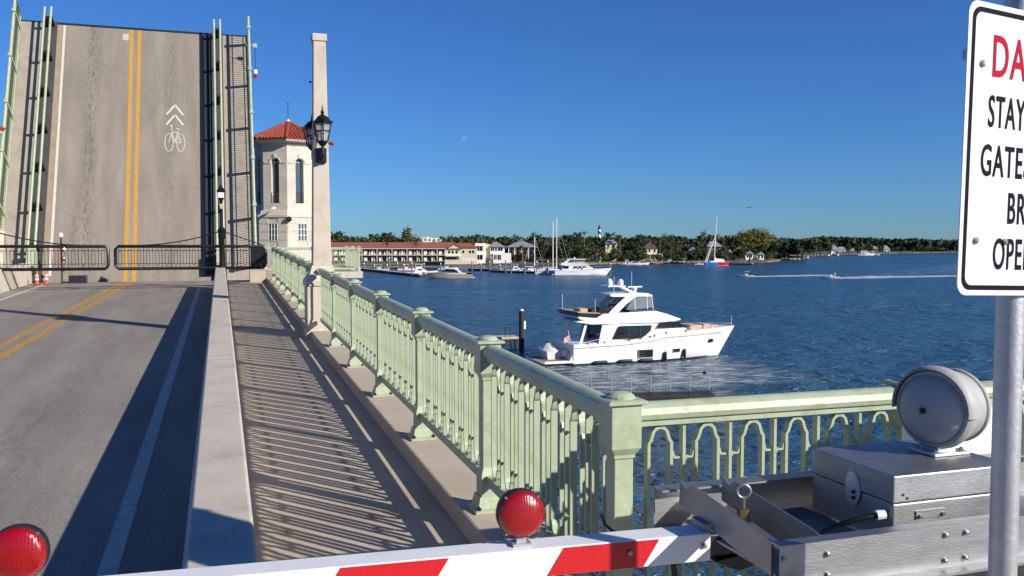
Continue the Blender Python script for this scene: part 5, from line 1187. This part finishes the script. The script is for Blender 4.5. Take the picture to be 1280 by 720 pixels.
# lighthouse with its spiral bands
LD = 2000; lh = thing('lighthouse', 'distant lighthouse with black and white spiral stripes and dark red lantern', 'lighthouse', ground(749, LD, 2))
def lhz(v): return CAM_Z - (v - 305) / F_PX * LD - 2
def mat_spiral():
    m = bpy.data.materials.new('spiral_stripes'); m.use_nodes = True; n_ = m.node_tree.nodes; l_ = m.node_tree.links; p = n_['Principled BSDF']
    tc = n_.new('ShaderNodeTexCoord'); sp_ = n_.new('ShaderNodeSeparateXYZ'); l_.new(tc.outputs['Object'], sp_.inputs[0])
    at_ = n_.new('ShaderNodeMath'); at_.operation = 'ARCTAN2'; l_.new(sp_.outputs['Y'], at_.inputs[0]); l_.new(sp_.outputs['X'], at_.inputs[1])
    dv_ = n_.new('ShaderNodeMath'); dv_.operation = 'MULTIPLY'; dv_.inputs[1].default_value = 1 / (2 * pi); l_.new(at_.outputs[0], dv_.inputs[0])
    zz = n_.new('ShaderNodeMath'); zz.operation = 'MULTIPLY'; zz.inputs[1].default_value = 1 / 14.0; l_.new(sp_.outputs['Z'], zz.inputs[0])
    ad = n_.new('ShaderNodeMath'); ad.operation = 'ADD'; l_.new(dv_.outputs[0], ad.inputs[0]); l_.new(zz.outputs[0], ad.inputs[1])
    fr_ = n_.new('ShaderNodeMath'); fr_.operation = 'FRACT'; l_.new(ad.outputs[0], fr_.inputs[0])
    gt_ = n_.new('ShaderNodeMath'); gt_.operation = 'GREATER_THAN'; gt_.inputs[1].default_value = .5; l_.new(fr_.outputs[0], gt_.inputs[0])
    mx = n_.new('ShaderNodeMix'); mx.data_type = 'RGBA'; mx.inputs['A'].default_value = (.02, .02, .025, 1); mx.inputs['B'].default_value = (.8, .8, .8, 1)
    l_.new(gt_.outputs[0], mx.inputs['Factor']); l_.new(mx.outputs['Result'], p.inputs['Base Color']); return m
MB().lathe([(5.0, -2), (4.6, 4), (2.9, lhz(287))], 24).build('tower', mat_spiral(), lh, True)
MB().lathe([(2.9, lhz(287)), (4.2, lhz(286.5)), (4.2, lhz(286)), (2.6, lhz(285.9))], 16).build('gallery', M_BLACK, lh)
MB().lathe([(2.3, lhz(286)), (2.3, lhz(283.4))], 12).build('lantern_room', mat('lantern_dark', lin(60, 40, 48), .3, 0, .1, 2), lh)
MB().lathe([(2.9, lhz(283.4)), (1.8, lhz(282.2)), (.4, lhz(281.2)), (.1, lhz(279.5))], 12).build('dome', mat('lantern_red', lin(130, 30, 34), .5, 0, .1, 2), lh)

# ------------------------------------------------------------------ docks, piles and moored boats
def dock(u0, v0, u1, v1, wd, label, pile_us=(), h=.7, legs=True):
    a, b = onwater(u0, v0), onwater(u1, v1); L = (b - a).length; t = (b - a).normalized()
    dk = thing('boat_dock', label, 'dock', a, math.atan2(t.y, t.x))
    n_ = max(2, int(L / 6))
    for k in range(n_): MB().box(k * L / n_ + .06, (k + 1) * L / n_ - .06, 0, wd, h - .25, h).build('deck_section', M_PALEWOOD, dk)
    MB().box(0, L, .1, wd - .1, -.3, h - .26).build('float', M_PILE, dk)
    return dk
dock(446, 337.5, 524, 346.3, 3.0, 'long floating dock leading left from the taupe cruiser', h=1.0)
dock(447, 336.2, 560, 336.4, 2.4, 'inner marina walkway parallel to the motel front', h=1.1)
dock(585, 338.3, 624, 339, 3, 'left dock in front of the white modern house', h=1.0)
dock(612, 340.3, 692, 342.6, 3, 'dock at the stern of the white motor yacht', h=.9)
dock(905, 330.5, 940, 331, 2.5, 'low white dock right of the racing sailboat', h=.8)
for i, (u, v, L_) in enumerate(((770, 330.9, 9), (800, 330.2, 11), (822, 330.0, 8), (840, 329.8, 9), (858, 329.5, 8), (890, 330, 9), (922, 330.2, 11), (976, 325.6, 22), (990, 322.8, 20), (1008, 321.2, 16), (1026, 320.2, 18), (1042, 319.9, 16), (1060, 319.6, 18), (1078, 319.2, 20), (1096, 318.6, 16), (1124, 318.2, 18), (1150, 317.6, 18), (1176, 317.4, 24))):
    a = onwater(u, v); far_ = u > 970; dk = thing('pile_dock', ('dock on dark piles along the distant shore' if far_ else 'short dock on dark piles along the wooded point'), 'dock', a, RT0, 'docks of the distant shore' if far_ else 'docks of the wooded point')
    MB().box(0, L_, 0, 2.2, 1.3, 1.6).build('deck', M_WOOD, dk)
    for k in range(int(L_ / 3)):
        h_ = RND.choice((2.0, 3.2, 4.2)) * (1.3 if far_ else 1); MB().tube([(k * 3 + .5, .1, -1), (k * 3 + .5, .1, h_)], .34 if far_ else .22, 6).build('pile', M_PILE, dk)
    if far_ and i % 2: MB().box(L_ * .3, L_ * .8, .2, 5, 3.6, 4.0).build('boat_lift_roof', M_GREYROOF, dk)
PILE_ME = mesh_of(MB().lathe([(.26, -1.5), (.26, 3.2), (.22, 3.3)], 8), 'shaft', M_WOOD); CAP_ME = mesh_of(MB().lathe([(.3, 3.2), (.28, 3.35), (.05, 3.75)], 8), 'cap', M_WHITE2)
for u, v, h in ((455, 338.5, 1), (468, 340, .9), (484, 342, 1.05), (487, 341, 1.9), (505, 344, 1.2), (515, 345.5, 1.5), (497, 338, 1.0), (530, 338, .9), (551, 338, .9), (590, 338.8, 1.4), (601, 339.6, 1.0), (612, 340, 1.3), (613.5, 339, 1.8), (625, 340.6, .9), (632, 341, 1.6), (639, 342, 1.5), (656, 342.6, 1.4), (668, 343, 1.1), (671, 343.2, 1.5), (685, 344, 1.6), (763, 343.5, 1.3)):
    t = thing('mooring_pile', 'weathered wooden mooring pile with pale cap standing in the marina', 'pile', onwater(u, v), 0, 'mooring piles in the marina')
    inst('shaft', PILE_ME, t, scale=(1, 1, h)); inst('cap', CAP_ME, t, (0, 0, 3.25 * (h - 1)))
dp = tag(MB().lathe([(.55, -1), (.55, 6), (.5, 6.3)], 8).build('channel_pile', M_PILE), 'dark isolated pile in the water below the golden tree', 'pile'); dp.location = onwater(937, 330)

def cruiser(name, label, u, v, heading, L, B, hullm, cat='motorboat', style='express', grp=None, s=1.0):
    p = onwater(u, v); b = thing(name, label, cat, p, heading, grp)
    sh_ = [(0, L * .085), (.5, L * .095), (1, L * .125)]
    hull(L, sh_, [(0, B * .47), (.45, B * .5), (.75, B * .36), (.92, B * .14), (1, .04)], [(0, B * .44), (.45, B * .45), (.75, B * .26), (.92, B * .06), (1, .03)], L * .1, -.3, 12).build('hull', hullm, b, True, angle=40)
    W = lambda k: (lambda x, z: B * k - max(0, x / L - .55) * B * .7)
    z = L * .09
    if style == 'express':
        MB().prism([(L * .12, z), (L * .14, z * 1.25), (L * .55, z * 1.5), (L * .93, z * 1.28), (L * .95, z)], 0, 0, 'y', lambda x, zz: max(.1, B * .46 - max(0, x / L - .5) * B * .78)).build('deck', M_WHITE, b)
        MB().prism([(L * .30, z * 1.4), (L * .36, z * 2.05), (L * .52, z * 2.1), (L * .66, z * 1.45)], 0, 0, 'y', W(.38)).build('windscreen', M_GLASSD, b)
        MB().prism([(L * .20, z * 1.25), (L * .30, z * 2.15), (L * .38, z * 2.3), (L * .36, z * 2.1), (L * .32, z * 1.9), (L * .26, z * 1.25)], 0, 0, 'y', lambda x, zz: B * .42).build('radar_arch', M_WHITE, b)
        MB().prism([(L * .27, z * 2.2), (L * .52, z * 2.25), (L * .52, z * 2.32), (L * .27, z * 2.32)], 0, 0, 'y', lambda x, zz: B * .36).build('hardtop', M_WHITE, b)
        MB().box(L * .02, L * .12, -B * .4, B * .4, z * .9, z * 1.35).build('engine_box', M_GLASSD, b)
        MB().box(-L * .04, 0, -B * .42, B * .42, .25, .45).build('swim_platform', M_WHITE, b)
    elif style == 'fly':
        MB().prism([(L * .12, z), (L * .16, z * 2.0), (L * .58, z * 2.0), (L * .70, z * 1.25), (L * .95, z * 1.15), (L * .95, z)], 0, 0, 'y', lambda x, zz: max(.1, B * .45 - max(0, x / L - .5) * B * .75)).build('deckhouse', M_WHITE, b)
        MB().prism([(L * .10, z * 2.0), (L * .12, z * 2.45), (L * .5, z * 2.55), (L * .62, z * 2.05)], 0, 0, 'y', W(.44)).build('flybridge', M_WHITE, b)
        MB().prism([(L * .30, z * 2.55), (L * .33, z * 3.05), (L * .50, z * 3.05), (L * .54, z * 2.5)], 0, 0, 'y', lambda x, zz: B * .34).build('enclosure', M_BOATGLASS, b)
        MB().prism([(L * .22, z * 3.05), (L * .54, z * 3.02), (L * .54, z * 3.14), (L * .22, z * 3.2)], 0, 0, 'y', lambda x, zz: B * .4).build('hardtop', M_WHITE, b)
        for s_ in (-1, 1):
            MB().loft([[(L * .14, s_ * B * .40, z * 2.4), (L * .20, s_ * B * .40, z * 2.4), (L * .28, s_ * B * .38, z * 3.1), (L * .24, s_ * B * .38, z * 3.1)], [(L * .14, s_ * B * .36, z * 2.4), (L * .20, s_ * B * .36, z * 2.4), (L * .28, s_ * B * .34, z * 3.1), (L * .24, s_ * B * .34, z * 3.1)]]).build('arch_leg', M_WHITE, b)
            for k in range(3): MB().box(L * (.33 + k * .075), L * (.385 + k * .075), s_ * (B * .45 + .02) - .03, s_ * (B * .45 + .02) + .03, z * 1.45, z * 1.75).build('side_window', M_GLASSD, b)
            MB().box(L * .14, L * .24, s_ * B * .46 - .03, s_ * B * .46 + .03, z * 1.35, z * 1.85).build('side_window', M_GLASSD, b)
        MB().prism([(L * .585, z * 1.95), (L * .69, z * 1.3), (L * .70, z * 1.34), (L * .6, z * 2.0)], 0, 0, 'y', lambda x, zz: B * .33).build('windscreen', M_GLASSD, b)
        MB().box(-L * .05, 0, -B * .42, B * .42, .25, .45).build('swim_platform', M_WHITE, b)
        MB().lathe([(.3, z * 3.2), (.35, z * 3.4), (.05, z * 3.55)], 8, Matrix.Translation((L * .35, 0, 0))).build('radar_dome', M_WHITE, b, True)
        MB().tube([(L * .65, -B * .32, z * 1.7), (L * .85, -B * .2, z * 1.75), (L * 1.0, 0, z * 1.85)], .04, 4).tube([(L * .65, B * .32, z * 1.7), (L * .85, B * .2, z * 1.75), (L * 1.0, 0, z * 1.85)], .04, 4).build('bow_rail', M_GALV, b)
    elif style == 'sport':
        MB().prism([(L * .25, z), (L * .28, z * 2.3), (L * .5, z * 2.3), (L * .66, z * 1.2), (L * .9, z * 1.1), (L * .9, z)], 0, 0, 'y', lambda x, zz: max(.1, B * .42 - max(0, x / L - .5) * B * .7)).build('cabin', M_WHITE, b)
        MB().box(L * .34, L * .48, -B * .43, B * .43, z * 1.6, z * 2.0).build('side_window', M_GLASSD, b)
        MB().box(L * .30, L * .46, -B * .32, B * .32, z * 2.3, z * 2.8).build('flybridge', M_WHITE, b); MB().box(L * .26, L * .50, -B * .34, B * .34, z * 3.6, z * 3.7).build('bimini', M_CANVAS, b)
        for x_ in (.28, .48):
            for s_ in (-1, 1): MB().tube([(L * x_, s_ * B * .3, z * 2.3), (L * x_, s_ * B * .3, z * 3.6)], .05, 5).build('tower_leg', M_WHITE, b)
    elif style == 'open':
        MB().box(L * .08, L * .75, -B * .36, B * .36, z * .8, z * 1.02).build('cockpit', M_CANVAS, b)
        MB().box(L * .38, L * .5, -B * .18, B * .18, z, z * 1.9).build('console', M_WHITE, b); MB().box(L * .3, L * .56, -B * .32, B * .32, z * 3.3, z * 3.42).build('t_top', M_BLACK if s > 1 else M_WHITE, b)
        for x_ in (.33, .53):
            for s_ in (-1, 1): MB().tube([(L * x_, s_ * B * .25, z), (L * x_, s_ * B * .27, z * 3.3)], .035, 4).build('t_top_leg', M_GALV, b)
        MB().box(-L * .05, L * .03, -.25, .25, z * .6, z * 1.6).build('outboard', M_BLACK, b)
    return b
RT = -YAW            # heading 0 in the picture plane = camera right
cruiser('express_cruiser', 'taupe hulled express cruiser moored bow left in the marina', 590.5, 348, pi + RT + .12, 17.6, 5.0, M_TAUPE, style='express')
cruiser('sport_boat', 'white sport fishing boat with flybridge behind the taupe cruiser', 508, 343.5, RT + .2, 12.5, 4.5, M_WHITE, style='sport')
cruiser('moored_yacht', 'white flybridge motor yacht moored bow right with three square windows', 693, 344, RT + .02, 22, 6.2, M_WHITE, 'yacht', 'fly')
for u, v, L, st, lab in ((463, 338.5, 9, 'open', 'small white covered boat at the inner end of the long dock'), (497, 338, 9, 'open', 'white open boat berthed behind the long dock'), (548, 337, 9, 'open', 'white open boat berthed before the motel, right of the sport fishing boat'), (634, 339.5, 9.5, 'sport', 'white cabin boat with blue canvas at the dock before the grey roofed house'), (646, 340, 8, 'express', 'small white boat beside the cabin boat before the grey roofed house'), (655, 341, 8, 'open', 'open boat at the dock just left of the two masts')):
    cruiser('dock_boat', lab, u, v, RT + RND.uniform(-.3, .3), L, L * .33, M_WHITE, style=st)
for u, v, L, hm, st, lab in ((776, 330.6, 9, M_WHITE, 'sport', 'leftmost white boat moored below the cream house'), (783, 331, 10, M_WHITE, 'express', 'second white boat moored below the cream house'), (793, 330.8, 9, M_WHITE, 'express', 'third white boat moored below the cream house'), (811, 330, 6.5, mat('orange_wood_hull', lin(170, 105, 60), .5, 0, .1, 2), 'open', 'orange wooden boat moored near the shore'), (830, 329.6, 9, M_BOOT, 'sport', 'dark hulled boat moored near the shore'), (846, 329.6, 10, mat('maroon_hull', lin(110, 50, 44), .5, 0, .1, 2), 'open', 'maroon boat moored left of the racing sailboat'), (868, 330.8, 6, M_CANVAS, 'open', 'small grey skiff beside the racing sailboat')):
    cruiser('shore_boat', lab, u, v, RT + RND.uniform(-.2, .2), L, L * .32, hm, style=st)
for u, v, L, st, lab in ((985, 324, 12, 'open', 'left cluster boat on a lift at the start of the distant shore'), (994, 322.5, 12, 'sport', 'right cluster boat on a lift at the start of the distant shore'), (1033, 319.8, 16, 'sport', 'white boat at a dock before the beige distant house'), (1072, 319.3, 18, 'fly', 'larger white boat at a dock before the bright white distant house'), (1083, 318.9, 14, 'sport', 'smaller white boat right of the larger one on the distant shore')):
    cruiser('far_boat', lab, u, v, RT + RND.uniform(-.4, .4), L, L * .32, M_WHITE, style=st)

def sailboat(label, u, v, mast_v, heading=0.0, L=13):
    p = onwater(u, v); d = (p.x * SY + p.y * CY); b = thing('sailboat', label, 'sailboat', p, RT + heading)
    hull(L, [(0, 1.2), (.5, 1.05), (1, 1.5)], [(0, 1.4), (.4, 1.9), (.8, 1.0), (1, .05)], [(0, 1.0), (.4, 1.6), (.8, .6), (1, .03)], 1.2, -.4, 12).build('hull', M_WHITE, b, True)
    MB().prism([(L * .25, 1.0), (L * .28, 1.8), (L * .6, 1.7), (L * .72, 1.1)], 0, 0, 'y', lambda x, z: 1.1).build('cabin', M_WHITE, b)
    h = CAM_Z - (mast_v - 305) / F_PX * d; xm = L * .55
    m = MB().tube([(xm, 0, 1), (xm, 0, h)], [.20, .14], 7).build('mast', M_WHITE2, b); MB().tube([(xm, -.9, h * .55), (xm, .9, h * .55)], .06, 5).build('spreader', M_WHITE2, m)
    MB().tube([(xm, 0, 2.4), (L * .12, 0, 2.5)], .16, 6).build('boom', M_CANVAS, b)
    for x_ in (.1, L - .2): MB().tube([(x_, 0, 1.4), (xm, 0, h - .4)], .035, 4).build('stay', M_GALV, b)
    return b
sailboat('left of two tall masted white sailboats beside the moored yacht', 668.5, 343.2, 277, .1); sailboat('right of two tall masted white sailboats beside the moored yacht', 674, 341.5, 272, .05); sailboat('smaller masted sailboat at the dock left of the two tall masts', 652, 340.5, 296, 0, 10)
# racing boat with half blue, half red hull
rp = onwater(880.5, 332); rb = thing('racing_sailboat', 'racing sailboat with half blue half red hull and very tall mast', 'sailboat', rp, RT + .02)
RL = 13.8
hm_ = hull(RL, [(0, 1.9), (.5, 1.8), (1, 2.0)], [(0, 1.5), (.4, 1.7), (.8, .9), (1, .05)], [(0, 1.2), (.4, 1.4), (.8, .6), (1, .03)], .5, -.3, 16)
ho = hm_.build('hull', M_RED, rb, True); 
ho.data.materials.append(M_BLUE); ho.data.materials.append(M_WHITE)
for p_ in ho.data.polygons:
    cx_ = p_.center.x; p_.material_index = 1 if cx_ < RL * .50 else 0
    if p_.normal.z > .7 or p_.center.z < .1: p_.material_index = 2
MB().prism([(5.4, 1.8), (5.6, 5.2), (6.6, 4.0), (10.8, 3.6), (11.2, 2.0)], 0, 0, 'y', lambda x, z: .35).build('furled_mainsail', M_WHITE, rb)
MB().prism([(3.0, 1.9), (3.5, 2.6), (9, 2.6), (11.5, 1.9)], 0, 0, 'y', lambda x, z: 1.0).build('cabin', M_WHITE, rb)
MB().tube([(5.4, 0, 1.8), (5.9, 0, 14), (6.6, 0, 27.5)], [.26, .24, .12], 8).build('mast', M_WHITE2, rb)
for a_, b_ in (((.2, 0, 2), (5.7, 0, 16)), ((1.2, 0, 2), (5.8, 0, 16.5))): MB().tube([a_, b_], [.22, .14], 6).build('furled_jib', M_WHITE2, rb)
MB().tube([(.2, 0, 2), (6.4, 0, 26)], .05, 4).build('stay', M_GALV, rb); MB().tube([(13.6, 0, 2), (6.6, 0, 27)], .04, 4).build('stay', M_GALV, rb)
# two runabouts with wakes
def blob_person(parent, x, y, z, m, seat=True):
    pass
def person(parent_loc, rz, lx, ly, lz_, label, shirt):
    c, s = cos(rz), sin(rz); loc = (parent_loc.x + lx * c - ly * s, parent_loc.y + lx * s + ly * c, lz_)
    t = thing('person', label, 'person', loc, rz)
    body = MB().lathe([(.10, 0), (.16, .1), (.17, .45), (.19, .75), (.22, 1.1), (.24, 1.32), (.20, 1.42), (.075, 1.47), (.07, 1.53), (.105, 1.60), (.115, 1.68), (.09, 1.76), (.03, 1.80)], 12, Matrix.Diagonal((.75, 1.15, 1, 1)))
    for s_ in (-1, 1): body.tube([(0, s_ * .26, 1.34), (.05, s_ * .32, 1.05), (.25, s_ * .25, .95)], [.07, .055, .04], 7)
    body.build('body', shirt, t, True); MB().lathe([(.118, 1.67), (.112, 1.75), (.08, 1.8), (.01, 1.82)], 10).build('cap', M_WHITE2, t, True)
M_SHIRT = mat('dark_shirt', lin(40, 44, 56), .8, 0, .1, 5); M_SHIRT2 = mat('pale_shirt', lin(190, 180, 170), .8, 0, .1, 5)
b1 = cruiser('runabout', 'small white runabout heading left, left of the two speeding boats', 943.5, 346.2, pi + RT - .15, 6.6, 2.4, M_WHITE, style='open')
b2 = cruiser('runabout', 'small runabout with black top heading left, right of the two speeding boats', 1051, 348.2, pi + RT - .15, 7.0, 2.4, M_WHITE, style='open', s=2)
for b_, sh_, l_ in ((b1, M_SHIRT, 'dark clothed person at the wheel of the left runabout'), (b2, M_SHIRT2, 'pale clothed person at the wheel of the right runabout')): person(b_.location, b_.rotation_euler.z, 2.0, .3, .5, l_, sh_)
person(b1.location, b1.rotation_euler.z, 1.4, -.4, .5, 'second dark clothed person seated aft in the left runabout', M_SHIRT)
def wake(pts, m, label, z=.06):
    o = stuff(sheet([(onwater(u, v).x, onwater(u, v).y) for u, v in pts], z).build('boat_wake', m)); o['label'] = label; o['category'] = 'wake'
wake([(944, 345.4), (1000, 343.8), (1040, 343.6), (1040, 345.0), (1000, 345.6), (944, 346.6)], M_FOAM2, 'thin white wake of the left runabout')
wake([(1052, 346.6), (1090, 345.2), (1140, 345.2), (1195, 344.2), (1300, 342), (1300, 345.4), (1195, 346.2), (1130, 347.2), (1090, 348.4), (1052, 348.6)], M_FOAM2, 'broad white wake trailing the right runabout', .08)
wake([(1066, 346.4), (1110, 341), (1200, 330), (1300, 325), (1300, 338), (1200, 342), (1120, 346)], M_FOAM3, 'spreading outer wake waves behind the right runabout', .05)

# ------------------------------------------------------------------ dock stub and gangway near the bridge
ds = thing('dock_stub', 'end of a wooden dock with a dark pile, left of the yacht stern', 'dock', onwater(606, 436))
dl = onwater(650, 436) - onwater(606, 436)
MB().box(-6, 4.1, 0, 2.2, 1.0, 1.25).build('deck', M_PALEWOOD, ds); MB().box(-6, 4.1, .15, 2.0, .55, .98).build('beam', M_PILE, ds)
for x_ in (-5, -2, 1.5, 3.8):
    for y_ in (.2, 1.9): MB().tube([(x_, y_, -1.5), (x_, y_, 1.0)], .16, 8).build('support', M_PILE, ds)
for x_ in (2.5, 3.1): MB().tube([(x_, .1, 1.25), (x_, .1, 2.4)], .05, 6).build('rail_post', M_PILE, ds)
MB().tube([(2.5, .1, 2.3), (3.1, .1, 2.3)], .04, 6).build('rail', M_PILE, ds)
pk = thing('channel_pile', 'tall black pile with pale top at the end of the dock stub', 'pile', onwater(652, 437.5))
MB().lathe([(.30, -2), (.30, 4.4), (.27, 4.45)], 12).build('shaft', M_PILE, pk, True); MB().lathe([(.28, 4.45), (.2, 4.6), (.02, 4.7)], 12).build('top', M_CANVAS, pk); MB().box(.2, .42, -.2, .1, 2.4, 3.3).build('notice', M_WHITE2, pk)
gw = thing('floating_gangway', 'dark floating gangway with thin wire railing behind the overlook', 'gangway', onwater(735, 506), 0)
g0, g1_ = onwater(735, 506), onwater(893, 502); gd = (g1_ - g0); GL = gd.length; gw.rotation_euler = (0, 0, math.atan2(gd.y, gd.x))
MB().box(-3, GL, 0, 1.4, .35, .60).build('deck', mat('grey_grating', lin(44, 44, 50), .8, 0, .2, 4), gw); MB().box(-3, GL, .05, 1.3, -.1, .34).build('float', M_PILE, gw)
for k in range(9):
    x_ = -2.8 + k * (GL + 2.4) / 8; MB().tube([(x_, .05, .6), (x_, .05, 2.1)], .035, 6).build('stanchion', M_GALV, gw)
    MB().box(x_ - .12, x_ + .12, -.02, .12, .5, .85).build('bracket', M_PILE, gw)
for z_ in (1.35, 2.05): MB().tube([(-2.8, .05, z_), (GL - .4, .05, z_)], .012, 4).build('wire', M_GALV, gw)
MB().lathe([(.02, 2.1), (.12, 2.13), (.14, 2.3), (.02, 2.36)], 8, Matrix.Translation((GL - .8, .05, 0))).build('lamp', M_BLACK, gw)

# gull and moon
gl_ = at(937, 260, 200); bird = tag(MB().loft([[(-.9, 0, .12), (-.9, .12, .12), (-.88, .06, .15)], [(-.4, -.08, .2), (-.4, .2, .2), (-.4, .05, .24)], [(0, -.14, 0), (0, .3, 0), (0, .05, .16)], [(.4, -.08, .2), (.4, .2, .2), (.4, .05, .24)], [(.9, 0, .12), (.9, .12, .12), (.88, .06, .15)]]).build('flying_bird', M_BOOT), 'tiny dark bird flying in the sky above the golden tree', 'bird'); bird.location = gl_
mo_ = MB().lathe([(14 * sin(pi * k / 12) + .01, -14 * cos(pi * k / 12)) for k in range(13)], 20).build('moon', M_MOON, None, True); tag(mo_, 'faint pale daytime moon in the blue sky', 'moon'); mo_.location = at(580, 173, 5000)

# ------------------------------------------------------------------ labels that say which one, by the nearest landmark
ORD = ['nearest', 'second', 'third', 'fourth', 'fifth', 'sixth', 'seventh', 'eighth', 'ninth', 'tenth', 'eleventh', 'twelfth', 'thirteenth', 'fourteenth', 'fifteenth', 'sixteenth', 'seventeenth', 'eighteenth', 'nineteenth', 'twentieth']
MARKS = [(412, 'the stone pillar'), (520, 'the tall motel palms'), (615, 'the white modern house'), (678, 'the two tall masts'), (749, 'the lighthouse'), (812, 'the steep gabled house'), (893, 'the racing sailboat'), (942, 'the golden green tree'), (1053, 'the bright white far house'), (1109, 'the tall narrow far house'), (1190, 'the danger sign')]
def relabel(group, phrase):
    obs = [o for o in SC.objects if o.get('group') == group]; slots = {}
    for o in obs:
        x, y = o.location.x, o.location.y; u = 640 + F_PX * (x * CY - y * SY) / (x * SY + y * CY)
        m = min(MARKS, key=lambda q: abs(q[0] - u)); slots.setdefault((m[1], 'right' if u > m[0] else 'left'), []).append((abs(u - m[0]), o))
    for (nm, sd), lst in slots.items():
        for k, (_, o) in enumerate(sorted(lst, key=lambda q: q[0])): o['label'] = f'{phrase}, {ORD[min(k, 19)]} to the {sd} of {nm}'
relabel('trees between the waterfront houses', 'rounded green tree'); relabel('trees behind the waterfront houses', 'dark back row tree')
relabel('shrubs along the wooded point', 'low waterside shrub'); relabel('trees at the edge of the distant shore', 'dark distant waterside tree')
relabel('mooring piles in the marina', 'wooden mooring pile'); relabel('docks of the distant shore', 'distant dock on piles'); relabel('docks of the wooded point', 'short dock on piles'); relabel('palms on the distant shore', 'tiny distant palm')
